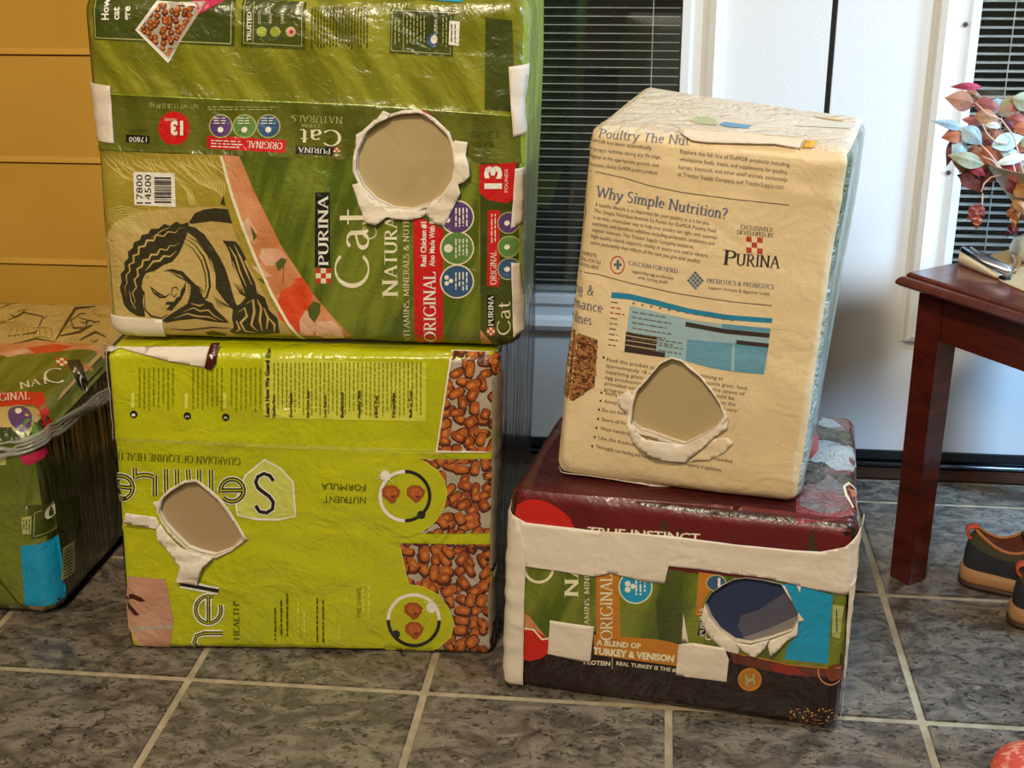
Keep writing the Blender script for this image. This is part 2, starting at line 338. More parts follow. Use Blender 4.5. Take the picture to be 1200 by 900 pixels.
class Print:
    """flat print: coloured shapes in picture co-ordinates laid on one face of a bag"""
    def __init__(s, bag, face='F', step=.009, base=.0004):
        s.b = bag; s.f = face; s.step = step; s.items = {}; s.base = base; s.mats = []
    def mi(s, m):
        if m not in s.mats: s.mats.append(m)
        return s.mats.index(m)
    def add(s, pts, m, layer=1, clip=None, raw=False):
        P = pts if raw else [s.b.pin(p, s.f) for p in pts]
        s.items.setdefault((layer, s.mi(m), tuple(clip) if clip else None), []).append((P, clip)); return s
    def stroke(s, pts, wd, m, layer=1, taper=False):
        n = len(pts); L_, R_ = [], []
        for i, p in enumerate(pts):
            a = pts[max(i-1, 0)]; b = pts[min(i+1, n-1)]; dx, dy = b[0]-a[0], b[1]-a[1]; l = sqrt(dx*dx+dy*dy) or 1
            h = wd/2*(sin(pi*(i+.3)/(n-1+.6)) if taper else 1); L_.append((p[0]-dy/l*h, p[1]+dx/l*h)); R_.append((p[0]+dy/l*h, p[1]-dx/l*h))
        for i in range(n-1): s.add([L_[i], L_[i+1], R_[i+1], R_[i]], m, layer)
    def disc(s, c, r, m, layer=1, ry=None, n=24): s.add([(c[0]+r*cos(2*pi*i/n), c[1]+(ry or r)*sin(2*pi*i/n)) for i in range(n)], m, layer)
    def ring(s, c, r, wd, m, layer=1, a0=0, a1=360, ry=None):
        n = max(6, int(abs(a1-a0)/12)); s.stroke([(c[0]+r*cos(radians(a0+(a1-a0)*i/n)), c[1]+(ry or r)*sin(radians(a0+(a1-a0)*i/n))) for i in range(n+1)], wd, m, layer)
    def rect(s, x0, y0, x1, y1, m, layer=1, slope=0): s.add([(x0, y0), (x1, y0+slope*(x1-x0)), (x1, y1+slope*(x1-x0)), (x0, y1)], m, layer)
    def text(s, txt, o, ang, cap, m, layer=2, width=None, font='sans', bold=0.0, thick=.13, thin=.05, ser=.1, clip=None):
        """o = start of baseline, ang = direction of reading in degrees (0 right, 90 up), cap height px, width px"""
        tr, wd = sans(txt, bold) if font == 'sans' else serif(txt, thick, thin, ser)
        kx = (width/wd) if width else cap; a = radians(ang); ex = (cos(a)*kx, -sin(a)*kx); ey = (-sin(a)*cap, -cos(a)*cap)
        for t in tr:
            pts = [(o[0]+x*ex[0]+y*ey[0], o[1]+x*ex[1]+y*ey[1]) for x, y in t]
            if clip and not clip(sum(p[0] for p in pts)/3, sum(p[1] for p in pts)/3): continue
            s.add(pts, m, layer)
    def fuzz(s, x0, y0, x1, y1, m, layer, vertical=True, gap=4, wd=1.1, n=None, slope=0, frag=9):
        """an unreadable block of small print: broken word bars"""
        t = x0 if vertical else y0; e = x1 if vertical else y1
        while t < e:
            a = (y0 if vertical else x0); b = (y1 if vertical else x1)
            b = b-random.random()*(b-a)*.18
            while a < b:
                l = random.uniform(.3, 1)*frag; l = min(l, b-a)
                if l > 1.2:
                    if vertical: s.rect(t, a, t+wd, a+l, m, layer)
                    else: s.add([(a, t+slope*(a-x0)), (a+l, t+slope*(a+l-x0)), (a+l, t+wd+slope*(a+l-x0)), (a, t+wd+slope*(a-x0))], m, layer)
                a += l+random.uniform(1, 2.2)
            t += gap
    def build(s, name):
        big = bmesh.new(); E1, E2 = Vector((1, 0, 0)), Vector((0, 1, 0)); out_v = []; out_f = []; out_m = []
        for (layer, mi, _c), polys in sorted(s.items.items(), key=lambda t: t[0][:2]):
            bm = bmesh.new()
            for P, clip in polys:
                try: f = bm.faces.new([bm.verts.new((x, y, 0)) for x, y in P])
                except Exception: continue
            if not bm.faces: bm.free(); continue
            if clip := polys[0][1]:
                cl = [s.b.pin(p, s.f) for p in clip]; ar = sum(cl[i][0]*cl[(i+1) % len(cl)][1]-cl[(i+1) % len(cl)][0]*cl[i][1] for i in range(len(cl)))
                for i in range(len(cl)):
                    a, b = cl[i], cl[(i+1) % len(cl)]; n = Vector((b[1]-a[1], -(b[0]-a[0]), 0))*(1 if ar > 0 else -1)
                    bmesh.ops.bisect_plane(bm, geom=bm.verts[:]+bm.edges[:]+bm.faces[:], plane_co=(a[0], a[1], 0), plane_no=n, clear_outer=True)
            st = s.step
            for axn, ax in ((E1, 0), (E2, 1)):
                big_f = [f for f in bm.faces if max(v.co[ax] for v in f.verts)-min(v.co[ax] for v in f.verts) > st*1.3]
                if not big_f: continue
                lo = min(v.co[ax] for f in big_f for v in f.verts); hi = max(v.co[ax] for f in big_f for v in f.verts)
                k = math.floor(lo/st)+1
                while k*st < hi:
                    fs = [f for f in bm.faces if min(v.co[ax] for v in f.verts) < k*st-1e-5 and max(v.co[ax] for v in f.verts) > k*st+1e-5]
                    if fs:
                        g = list({e for f in fs for e in f.edges}|{v for f in fs for v in f.verts})+fs
                        bmesh.ops.bisect_plane(bm, geom=g, plane_co=axn*(k*st), plane_no=axn)
                    k += 1
            if s.f == 'F':
                for H in s.b.holes: cut_hole(bm, H, lambda v: (v.x, v.y), E1, E2)
            bmesh.ops.triangulate(bm, faces=bm.faces)
            off = len(out_v); bm.verts.index_update()
            for v in bm.verts: out_v.append(s.b.surf(s.f, v.co.x, v.co.y, s.base+layer*.00035))
            for f in bm.faces: out_f.append([off+v.index for v in f.verts]); out_m.append(mi)
            bm.free()
        big.free()
        me = bpy.data.meshes.new(name); me.from_pydata([tuple(v) for v in out_v], [], out_f)
        o = link(name, me, s.mats, s.b.root)
        for p, m_ in zip(me.polygons, out_m): p.material_index = m_; p.use_smooth = True
        bm = bmesh.new(); bm.from_mesh(me)
        ex, ey, ez = s.b.axes(); N = {'F': -ey, 'R': ex, 'T': ez}[s.f]; fl = [f for f in bm.faces if f.normal.dot(N) < 0]
        if fl: bmesh.ops.reverse_faces(bm, faces=fl)
        bm.to_mesh(me); bm.free()
        return o

def sheet(bag, px, m, name='tape_strip', lift=.0022, curl=0.0, rough=.0012, thick=.0006, wrap=False, label=None, seed=0, step=.006, tip=None, nohole=False):
    """a piece of paper or tape stuck on the front face; tip=(px, height) lifts it towards that point"""
    P = [bag.pin(p) for p in px]; bm = bmesh.new(); bm.faces.new([bm.verts.new((x, y, 0)) for x, y in P])
    for axn, ax in ((Vector((1, 0, 0)), 0), (Vector((0, 1, 0)), 1)):
        lo = min(p[ax] for p in P); hi = max(p[ax] for p in P); k = math.floor(lo/step)+1
        while k*step < hi:
            bmesh.ops.bisect_plane(bm, geom=bm.verts[:]+bm.edges[:]+bm.faces[:], plane_co=axn*(k*step), plane_no=axn); k += 1
    if not nohole:
        for H in bag.holes: cut_hole(bm, H, lambda v: (v.x, v.y), Vector((1, 0, 0)), Vector((0, 1, 0)))
    T = bag.pin(tip[0]) if tip else None; R = max(((p[0]-T[0])**2+(p[1]-T[1])**2) for p in P)**.5 if T else 1
    bmesh.ops.triangulate(bm, faces=[f for f in bm.faces if len(f.verts) > 4])
    for v in bm.verts:
        x, y = v.co.x, v.co.y; l = lift+rough*(.5+noise.noise(Vector((x*22+seed, y*60, seed*3.3)))+.35*noise.noise(Vector((x*110, y*110, seed))))
        if T:
            d = sqrt((x-T[0])**2+(y-T[1])**2)/R; l += tip[1]*(1-min(1, d))**1.2
        if wrap and abs(x) > bag.hx-bag.r:
            # follow the rounded corner round to the side
            sx = 1 if x > 0 else -1; e = (abs(x)-(bag.hx-bag.r))/bag.r
            th = min(e, .97); th = math.asin(th)+(max(0, e-.97))*1.2
            if th <= pi/2: q = Vector((sx*(bag.hx-bag.r+bag.r*sin(th)), -bag.hy+bag.r*(1-cos(th)), y)); n = Vector((sx*sin(th), -cos(th), 0))
            else: q = Vector((sx*bag.hx, -bag.hy+bag.r+(th-pi/2)*bag.r, y)); n = Vector((sx, 0, 0))
            v.co = bag.place(q, n, l)
        else: v.co = bag.surf('F', x, y, l)
    ex, ey, ez = bag.axes()
    bm.normal_update(); fl = [f for f in bm.faces if f.normal.dot(-ey) < 0]
    if fl: bmesh.ops.reverse_faces(bm, faces=fl)
    bm.normal_update()
    o = obj(name, bm, m, bag.root, smooth=True)
    md = o.modifiers.new('thickness', 'SOLIDIFY'); md.thickness = thick; md.offset = -1
    if label: o['label'] = label
    return o
def patch(bag, i, m, depth=.006, grow=1.12, label=None, extra=None):
    """the plain board seen through a torn hole, a little behind the cover"""
    H = bag.holes[i]; cx = sum(p[0] for p in H)/len(H); cy = sum(p[1] for p in H)/len(H)
    bm = bmesh.new(); vs = [bm.verts.new(bag.surf('F', cx+(x-cx)*grow, cy+(y-cy)*grow, -depth)) for x, y in H]
    c = bm.verts.new(bag.surf('F', cx, cy, -depth))
    for k in range(len(vs)): bm.faces.new((c, vs[k], vs[(k+1) % len(vs)]))
    bmesh.ops.recalc_face_normals(bm, faces=bm.faces)
    o = obj('hole_backing', bm, m, bag.root)
    if label: o['label'] = label
    # cut edge of the cover round the hole
    bm = bmesh.new(); n = len(H); a = [bm.verts.new(bag.surf('F', x, y, .002)) for x, y in H]; b = [bm.verts.new(bag.surf('F', cx+(x-cx)*.995, cy+(y-cy)*.995, -depth)) for x, y in H]
    for k in range(n): bm.faces.new((a[k], a[(k+1) % n], b[(k+1) % n], b[k]))
    obj('hole_edge', bm, PAPERW, bag.root)
    return o
def kibble(P, x0, y0, x1, y1, clip, mats, n, size=9, layer=2, seed=0, longish=True):
    rnd = random.Random(seed); pts = []
    cells = []
    k = size*.94; yy = y0
    while yy < y1+k:
        xx = x0
        while xx < x1+k: cells.append((xx+rnd.uniform(-.3, .3)*k, yy+rnd.uniform(-.3, .3)*k)); xx += k
        yy += k*.8
    rnd.shuffle(cells)
    for i, (x, y) in enumerate(cells):
        if rnd.random() < .06: continue
        a = rnd.uniform(0, pi); L_ = size*(rnd.uniform(.7, 1.25) if longish else .6); W_ = size*(rnd.uniform(.34, .46) if longish else .42)
        ly = layer+(i % 3)*.6
        for kk, (sc_, mm) in enumerate(((1.0, mats[0]), (.80, mats[1+i % 2]), (.34, mats[3]))):
            poly = []
            for j in range(12):
                t = 2*pi*j/12; px_ = L_*.62*sc_*abs(cos(t))**.6*(1 if cos(t) > 0 else -1); py_ = W_*sc_*abs(sin(t))**.7*(1 if sin(t) > 0 else -1)
                py_ -= (W_*.2 if kk else 0); px_ += L_*.1*(kk == 2)
                wob = 1+rnd.uniform(-.07, .07); poly.append((x+(px_*cos(a)-py_*sin(a))*wob-(kk > 0)*.6, y+(px_*sin(a)+py_*cos(a))*wob-(kk > 0)*1.0))
            P.add(poly, mm, round(ly+kk*.2, 3), clip=clip)
def crop(x0, y0, k): return lambda pts: [(x0+a/k, y0+b/k) for a, b in pts]

# ---------------------------------------------------------------- colours
WHITE_DOOR = mat('door_white_paint', (226, 224, 220), .38, 'fine'); WHITE_TRIM = mat('trim_white_paint', (232, 231, 228), .32)
PAPERW = mat('white_torn_paper', (226, 214, 194), .8, 'tape', bs=1.6); TAPE = mat('white_masking_tape', (222, 210, 192), .6, 'tape', bs=1.4)
BEIGE = mat('beige_board', (172, 152, 108), .9); BEIGE2 = mat('beige_board_cream_box', (172, 154, 112), .9); TAUPE = mat('taupe_board', (164, 140, 105), .9); NAVY = mat('navy_board', (38, 50, 84), .85); NAVYGREY = mat('grey_violet_board', (82, 80, 96), .85); NAVYPALE = mat('pale_grey_board', (128, 122, 122), .85)

# ---------------------------------------------------------------- room shell
T = 0.34; WY = 0.81
SLATE = mat('slate_tile', (82, 74, 65), .30, 'slate', c2=(128, 117, 102), vscale=16, ramp=(.40, .62), detail=9, objrand=True, distort=1.6, stretch=(1, 1.5, 1), bs=1.3)
def slate_detail():
    m = SLATE; nt = m.node_tree; N = nt.nodes; L = nt.links; b = N['Principled BSDF']
    cr = [n for n in N if n.type == 'VALTORGB'][0]; noi = [n for n in N if n.type == 'TEX_NOISE' and n.outputs[0].links and n.outputs[0].links[0].to_node == cr][0]
    src = noi.inputs['Vector'].links[0].from_socket
    n2 = N.new('ShaderNodeTexNoise'); n2.inputs['Scale'].default_value = 45; n2.inputs['Detail'].default_value = 8; n2.inputs['Distortion'].default_value = 2.4; L.new(src, n2.inputs['Vector'])
    r2 = N.new('ShaderNodeValToRGB'); r2.color_ramp.elements[0].position = .36; r2.color_ramp.elements[1].position = .46
    r2.color_ramp.elements[0].color = rgb((40, 38, 37)); r2.color_ramp.elements[1].color = (1, 1, 1, 1); L.new(n2.outputs['Fac'], r2.inputs[0])
    mx = N.new('ShaderNodeMix'); mx.data_type = 'RGBA'; mx.blend_type = 'MULTIPLY'; mx.inputs[0].default_value = .75; L.new(cr.outputs[0], mx.inputs[6]); L.new(r2.outputs[0], mx.inputs[7])
    n3 = N.new('ShaderNodeTexNoise'); n3.inputs['Scale'].default_value = 30; n3.inputs['Detail'].default_value = 9; n3.inputs['Distortion'].default_value = 3.5; L.new(src, n3.inputs['Vector'])
    r3 = N.new('ShaderNodeValToRGB'); r3.color_ramp.elements[0].position = .64; r3.color_ramp.elements[1].position = .72; L.new(n3.outputs['Fac'], r3.inputs[0])
    m2 = N.new('ShaderNodeMix'); m2.data_type = 'RGBA'; L.new(r3.outputs[0], m2.inputs[0]); L.new(mx.outputs[2], m2.inputs[6]); m2.inputs[7].default_value = rgb((150, 136, 118))
    L.new(m2.outputs[2], b.inputs['Base Color'])
slate_detail()
GROUT = mat('tile_grout', (150, 136, 108), .9, 'fine', c2=(172, 158, 128), vscale=30)
floor = boxobj('floor', (-3.2, 3.2, -5.0, WY+.2, -.12, -.0022), GROUT); tag(floor, kind='structure')
bm = bmesh.new(); g = .0052; add_box(bm, g, T-g, g, T-g, -.006, 0, bev=.0016); tile_me = bpy.data.meshes.new('tile'); bm.to_mesh(tile_me); bm.free(); tile_me.materials.append(SLATE)
for i in range(-4, 7):
    for j in range(-5, 3):
        y1 = (j+1)*T
        if j == 2:
            o = boxobj('tile', (g, T-g, g, .773-2*T, -.006, 0), SLATE, floor, bev=.0016)
        else: o = bpy.data.objects.new('tile', tile_me); COL.objects.link(o); o.parent = floor
        o.location = (i*T, j*T, random.uniform(-.0004, .0002))
bm = bmesh.new(); far = mat('slate_floor_beyond', (86, 80, 72), .5); add_box(bm, -3.2, 3.2, -5.0, -5*T, -.01, -.0003); tag(obj('floor_rear', bm, far), kind='structure').name = 'floor_rear'
WALLP = mat('warm_wall_paint', (205, 186, 150), .8); CEIL = mat('ceiling_paint', (232, 226, 214), .85)
tag(boxobj('wall_rear', (-3.3, 3.3, -5.1, -5.0, 0, 2.65), WALLP), kind='structure'); tag(boxobj('wall_left', (-3.3, -3.2, -5.0, WY+.1, 0, 2.65), WALLP), kind='structure')
tag(boxobj('wall_right', (3.2, 3.3, -5.0, WY+.1, 0, 2.65), WALLP), kind='structure'); tag(boxobj('ceiling', (-3.3, 3.3, -5.1, WY+.2, 2.6, 2.7), CEIL), kind='structure')
# yellow board wall
GOLD = mat('mustard_board_paint', (204, 154, 58), .42, 'wood', c2=(198, 147, 52), vscale=3)
wb = empty('wall_back', (-1.6, WY, 0), kind='structure')
boxobj('backing', (-1.6, 1.51, .035, .1, 0, 2.62), mat('board_gap_brown', (122, 80, 26), .8), wb)
zb = [0.0, .172, .372, .571, .770, .966, 1.166, 1.366, 1.566, 1.766, 1.966, 2.166, 2.366, 2.6]
for a, b in zip(zb, zb[1:]):
    bm = bmesh.new(); x0, x1 = -1.6, 1.5; h = .011
    prof = [(0, a+.0012), (-.004, a+.0012), (-.0035+.0, a+.003), (0.0, a+.012), (0, b-.003), (.010, b-.0012), (.03, b-.0012), (.03, a+.0012)]
    v0 = [bm.verts.new((x0, y+.0, z)) for y, z in prof]; v1 = [bm.verts.new((x1, y, z)) for y, z in prof]
    n = len(prof)
    for k in range(n): bm.faces.new((v0[k], v0[(k+1) % n], v1[(k+1) % n], v1[k]))
    bm.faces.new(v0[::-1]); bm.faces.new(v1); bmesh.ops.recalc_face_normals(bm, faces=bm.faces); obj('board', bm, GOLD, wb)
tag(boxobj('wall_right_of_door', (1.92, 3.2, WY, WY+.1, 0, 2.65), WALLP), kind='structure').name = 'wall_front'
tag(boxobj('trim_1', (-.10, -.012, WY-.03, WY+.1, 0, 2.62), WHITE_TRIM, bev=.004), kind='structure'); tag(boxobj('trim_2', (1.87, 1.95, WY-.03, WY+.1, 0, 2.62), WHITE_TRIM, bev=.004), kind='structure')
tag(boxobj('trim_3', (-.012, 1.87, WY-.03, WY+.1, 2.1, 2.62), WHITE_TRIM, bev=.004), kind='structure')
# threshold
SILLW = mat('threshold_dark_wood', (62, 36, 22), .45, 'wood', c2=(84, 50, 30), vscale=10, stretch=(.2, 1, 1)); SILLB = mat('threshold_black_metal', (22, 22, 26), .18, metal=.6)
th = empty('trim_4', (.93, .774, 0), kind='structure')
bm = bmesh.new(); add_box(bm, -.95, .97, 0, .024, 0, .022, bev=.005); obj('wood_sill', bm, SILLW, th)
bm = bmesh.new(); add_box(bm, -.95, .97, .012, .060, 0, .036, bev=.006); obj('metal_strip', bm, SILLB, th)
bm = bmesh.new(); tube(bm, [(-.95, .012, .028), (.97, .012, .028)], .005, 10); obj('metal_bead', bm, mat('threshold_bead', (90, 92, 98), .22, metal=1), th, smooth=True)

# ---------------------------------------------------------------- doors
SLAT = mat('white_blind_slat', (216, 216, 212), .4); GLASS = None
def glass():
    m = bpy.data.materials.new('pane_glass'); m.use_nodes = True; b = m.node_tree.nodes['Principled BSDF']
    b.inputs['Transmission Weight'].default_value = 1; b.inputs['Roughness'].default_value = 0.0; b.inputs['IOR'].default_value = 1.45; b.inputs['Base Color'].default_value = (.96, .98, .97, 1); return m
GLASS = glass()
def door(name, x0, x1, gx0, gx1, cords, tilt, thick_slat):
    """x0..x1 leaf, gx0..gx1 glass; the frame stands proud round the glass"""
    d = empty(name, ((x0+x1)/2, WY-.01, 0.04), kind='structure'); ox, oy, oz = d.location; gz0, gz1, top = .342, 1.95, 2.09
    L = lambda b: (b[0]-ox, b[1]-ox, b[2]-oy, b[3]-oy, b[4]-oz, b[5]-oz)
    f, bk = WY-.01, WY+.035
    bm = bmesh.new()
    add_box(bm, *L((x0, gx0-.012, f, bk, .04, top))); add_box(bm, *L((gx1+.012, x1, f, bk, .04, top)))
    add_box(bm, *L((gx0-.012, gx1+.012, f, bk, .04, gz0-.012))); add_box(bm, *L((gx0-.012, gx1+.012, f, bk, gz1+.012, top)))
    obj('door_leaf', bm, WHITE_DOOR, d)
    # moulded frame round the glass: mitred profile ring
    prof = [(0, .004), (0, .012), (.014, .013), (.020, .006), (.040, .005), (.046, .016), (.056, .021), (.066, .016), (.070, .002), (.074, 0)]
    bm = bmesh.new(); rings = []
    for o_, dpt in prof:
        a, b2, c, e = gx0-o_, gx1+o_, gz0-o_, gz1+o_
        rings.append([bm.verts.new((px-ox, f-dpt-oy, pz-oz)) for px, pz in ((a, c), (b2, c), (b2, e), (a, e))])
    for A, B in zip(rings, rings[1:]):
        for k in range(4): bm.faces.new((A[k], A[(k+1) % 4], B[(k+1) % 4], B[k]))
    inner = [bm.verts.new((v.co.x, .022, v.co.z)) for v in rings[0]]
    for k in range(4): bm.faces.new((inner[k], inner[(k+1) % 4], rings[0][(k+1) % 4], rings[0][k]))
    bmesh.ops.recalc_face_normals(bm, faces=bm.faces); obj('window_frame', bm, WHITE_TRIM, d)
    boxobj('pane', L((gx0-.005, gx1+.005, WY-.006, WY-.003, gz0-.005, gz1+.005)), GLASS, d)
    boxobj('pane', L((gx0-.005, gx1+.005, WY+.026, WY+.029, gz0-.005, gz1+.005)), GLASS, d)
    # slats of the blind between the panes
    bm = bmesh.new(); wd = thick_slat; n = 4
    for sgn in (0,):
        vs = []
        for k in range(n+1):
            t = -wd/2+wd*k/n; yy = t*cos(tilt); zz = t*sin(tilt)+.0012*(1-(2*k/n-1)**2)
            vs.append((bm.verts.new((-(gx1-gx0)/2+.003, yy, zz)), bm.verts.new(((gx1-gx0)/2-.003, yy, zz))))
        for a, b2 in zip(vs, vs[1:]): bm.faces.new((a[0], a[1], b2[1], b2[0]))
    for f_ in bm.faces: f_.smooth = True
    me = bpy.data.meshes.new('slat'); bm.to_mesh(me); bm.free(); me.materials.append(SLAT)
    z = gz0+.022
    while z < gz1-.02:
        o = bpy.data.objects.new('slat', me); COL.objects.link(o); o.parent = d; o.location = ((gx0+gx1)/2-ox, WY+.011-oy, z-oz); z += .01448
    o = boxobj('bottom_rail', L((gx0+.003, gx1-.003, WY+.005, WY+.018, gz0+.002, gz0+.012)), SLAT, d, bev=.002)
    for cx in cords:
        bm = bmesh.new(); tube(bm, [(cx-ox, WY+.003-oy, gz0-oz), (cx-ox, WY+.003-oy, gz1-oz)], .0010, 6); obj('ladder_cord', bm, SLAT, d)
    return d
d1 = door('door_1', -.012, .925, .235, .675, (.30, .625), 0.0, .010); d2 = door('door_2', .935, 1.87, 1.168, 1.60, (1.228, 1.54), .24, .0128)
for z in (.585, .835, 1.2):   # screws beside the second pane
    bm = bmesh.new(); lathe(bm, [(0, .0), (.004, 0.0), (.004, .002), (0, .003)], seg=10); o = obj('screw', bm, mat('screw_dark', (60, 60, 60), .4), d2); o.location = (1.145-1.4025, -.008, z-.04); o.rotation_euler = (pi/2, 0, 0)
boxobj('door_sweep', (-.46, .46, -.006, .03, -.004, .012), mat('sweep_black', (24, 24, 26), .5), d1); boxobj('door_sweep', (-.46, .46, -.006, .03, -.004, .012), MATS['sweep_black'], d2)
tag(boxobj('gap_shade_strip', (.921, .940, WY+.0, WY+.03, .04, 2.09), mat('door_gap_dark', (24, 22, 22), .7)), kind='structure')  # dark strip standing in for the shade in the gap between the leaves
# hedge outside in the dark

# ---------------------------------------------------------------- box 1: green cat food bag box, upper left
GREEN_HI = mat('olive_film', (108, 110, 18), .30, 'film', c2=(144, 144, 40), vscale=7, stretch=(4.5, 1, .8), ramp=(.42, .60), rot=.6, coat=.35, detail=6)
GREEN_MID = mat('green_film', (78, 94, 18), .32, 'film', c2=(118, 128, 38), vscale=7, stretch=(5, 1, .8), ramp=(.42, .60), rot=-.35, coat=.3, detail=6)
GREEN_DK = mat('dark_green_film', (56, 66, 18), .32, 'film', c2=(76, 84, 26), vscale=9, coat=.3)
GREEN_BAND = mat('band_green_film', (82, 88, 20), .30, 'film', c2=(102, 106, 32), vscale=8, stretch=(4, 1, 1), coat=.35)
GREEN_LT = mat('bright_green_film', (132, 150, 24), .33, 'film', c2=(164, 180, 56), vscale=12, stretch=(3, 3, .5), coat=.3)
CREAM = mat('cream_print', (232, 224, 190), .35, 'film', coat=.3); CREAM_DIM = mat('dim_cream_print', (176, 178, 110), .35, 'film', coat=.3)
WHITEP = mat('white_print', (236, 232, 220), .35, 'film', coat=.3); BLACKP = mat('black_print', (26, 26, 20), .35, 'film', coat=.3)
REDP = mat('red_print', (200, 26, 26), .32, 'film', coat=.35); REDDK = mat('checker_red', (196, 60, 44), .35, 'film'); PURPLEP = mat('purple_print', (92, 62, 116), .35, 'film', coat=.3); BLUEP = mat('blue_print', (52, 88, 128), .35, 'film', coat=.3)
CYANP = mat('cyan_print', (20, 150, 196), .35, 'film', coat=.3); GREENC = mat('mid_green_print', (96, 136, 66), .35, 'film', coat=.3); DKTXT = mat('dark_olive_print', (70, 74, 22), .35, 'film')
TAN = mat('woodcut_tan', (186, 158, 92), .36, 'film', c2=(198, 172, 106), vscale=8, coat=.25); TANOL = mat('woodcut_olive', (158, 140, 46), .36, 'film', c2=(172, 150, 56), vscale=10, coat=.25); TANLINE = mat('woodcut_cream_line', (206, 188, 112), .36, 'film'); WOODDK = mat('woodcut_dark', (54, 50, 28), .36, 'film', coat=.25)
SALMON = mat('salmon_print', (198, 124, 78), .34, 'film', c2=(214, 148, 104), vscale=14, coat=.3); ORANGER = mat('orange_red_print', (222, 84, 40), .34, 'film', c2=(206, 64, 28), vscale=30, coat=.3); PINKB = mat('pale_pink_print', (214, 160, 128), .34, 'film', c2=(226, 182, 150), vscale=20, coat=.3); LEAFP = mat('leaf_print', (84, 92, 34), .34, 'film')
KW = mat('kibble_background', (178, 166, 148), .36, 'film', coat=.3); K0 = mat('kibble_shadow', (80, 34, 16), .36, 'film', coat=.3); K1 = mat('kibble_brown', (178, 94, 36), .36, 'film', coat=.3); K2 = mat('kibble_tawny', (156, 76, 28), .36, 'film', coat=.3); K3 = mat('kibble_light', (204, 124, 56), .36, 'film', coat=.3)
PINKHOT = mat('magenta_print', (190, 40, 84), .34, 'film'); CARD = mat('kraft_card', (150, 112, 66), .8)
def front_plane(p0, p1, z):
    A = on_z(p0, z); B = on_z(p1, z); d = (B-A).normalized(); n = Vector((d.y, -d.x, 0)).normalized(); return A, B, n
def box_from(px, z0, zt, depth, dl=None, back=None):
    """px = BL BR TR TL of the front face in the picture; bottom on z0"""
    A, B, n = front_plane(px[0], px[1], z0); C_ = on_plane(px[2], A, n); D = on_plane(px[3], A, n)
    if zt: 
        for P in (C_, D): P.z = zt
    bk = back or [P-n*depth for P in (A, B, C_, D)]
    return [A, B, C_, D], bk
Z2 = 0.474; Z4 = 0.309
fr, bk = box_from([(126, 396), (611, 409), (621, -6), (92, -9)], Z2+.003, None, .255)
B1 = Bag(fr, bk, .026, .0030, 1, 'olive green cat food packaging box with the roundest hole, stacked on the lime green box')
B1.hole([(456, 137), (474, 132), (492, 131), (508, 141), (524, 156), (531, 172), (534, 192), (530, 210), (518, 228), (502, 238), (482, 244), (462, 242), (442, 232), (427, 216), (419, 198), (420, 176), (430, 154), (443, 143)])
B1.crease((100, 108), (612, 137), .0022, .005); B1.crease((110, 176), (612, 190), .0018, .005); B1.bulge = .006; B1.zmin = Z2+.001
B1.body([GREEN_HI, GREEN_LT, GREEN_MID, GREEN_DK, GREEN_HI, GREEN_DK])
PT = Print(B1); PL = Print(B1, base=.0010)
c3 = crop(90, 200, 4); c1 = crop(80, 0, 4); c2 = crop(350, 0, 4)
# upper part: framed notes, diamond photo
PT.add([(108, -4), (275, 0), (275, 54), (110, 46)], GREEN_DK, 1)
for a, b in (((112, 44), (271, 51)), ((271, 51), (271, 2)), ((111, 1), (112, 44))): PT.stroke([a, b], 1.1, CREAM_DIM, 2)
for k, (t, w_) in enumerate((('How', 24), ('cat', 16), ('gre', 19))): PL.text(t, (128+k*12.5, 23), 90, 8, WHITEP, 3, bold=.03)
dm = [(159, 35), (183, 2), (236, 5), (198, 74)]; PT.add(dm, WHITEP, 2); PT.add([(163, 35), (186, 4), (240, 2), (234, 14), (199, 69)], KW, 2.4)
kibble(PT, 160, 0, 240, 74, [(164, 35), (187, 5), (232, 8), (198, 66)], (K0, K1, K2, K3), 40, size=8.5, layer=3, seed=3, longish=False)
PT.add([(222, -1), (262, 1), (238, 14), (228, 20), (231, 8)], PINKHOT, 2)
PT.add([(283, -2), (358, 2), (358, 58), (283, 54)], GREEN_DK, 1); PT.stroke([(286, 0), (286, 50), (354, 54), (354, 2)], 1, CREAM_DIM, 2); PT.stroke([(297, 2), (297, 50)], .8, CREAM_DIM, 2)
PL.text('TRUSTED', (295, 48), 90, 5, WHITEP, 3, width=34, bold=.03); PL.text('REAL', (319, 27), 90, 3.4, CREAM, 3); PL.text('GOOD', (306, 28), 90, 3.4, CREAM, 3); PL.text('CARE', (333, 28), 90, 3.4, CREAM, 3)
for (x, m_) in ((307, GREEN_LT), (323, GREEN_LT), (341, PINKB)): PT.disc((x, 37), 6, CREAM_DIM, 2); PT.disc((x, 37), 5, m_, 2.4)
PT.disc((342, 37), 2.4, PINKHOT, 3)
PL.fuzz(365, 8, 431, 58, DKTXT, 3, True, 3.6, 1.4)
PT.add([(458, 10), (532, 13), (531, 66), (457, 62)], GREEN_DK, 1); PT.stroke([(460, 12), (529, 15), (528, 63), (459, 59), (460, 12)], .9, CREAM_DIM, 2); PT.stroke([(473, 13), (473, 60)], .8, CREAM_DIM, 2)
PL.fuzz(463, 22, 472, 54, CREAM_DIM, 3, True, 4.5, 1.3); PL.fuzz(477, 18, 500, 54, CREAM_DIM, 3, True, 4, 1.2); PL.text('PURINA', (513, 42), 90, 4, WHITEP, 3, width=20); PL.fuzz(519, 20, 526, 56, CREAM_DIM, 3, True, 4, 1.1)
PT.disc((507, 47), 6, BLUEP, 2, ry=8); PT.disc((509, 46), 4, WHITEP, 2.5, ry=5)
PT.add([(527, 24), (539, 25), (538, 54), (526, 52)], WHITEP, 2); PL.fuzz(529, 28, 536, 50, DKTXT, 3, True, 4, 1.2)
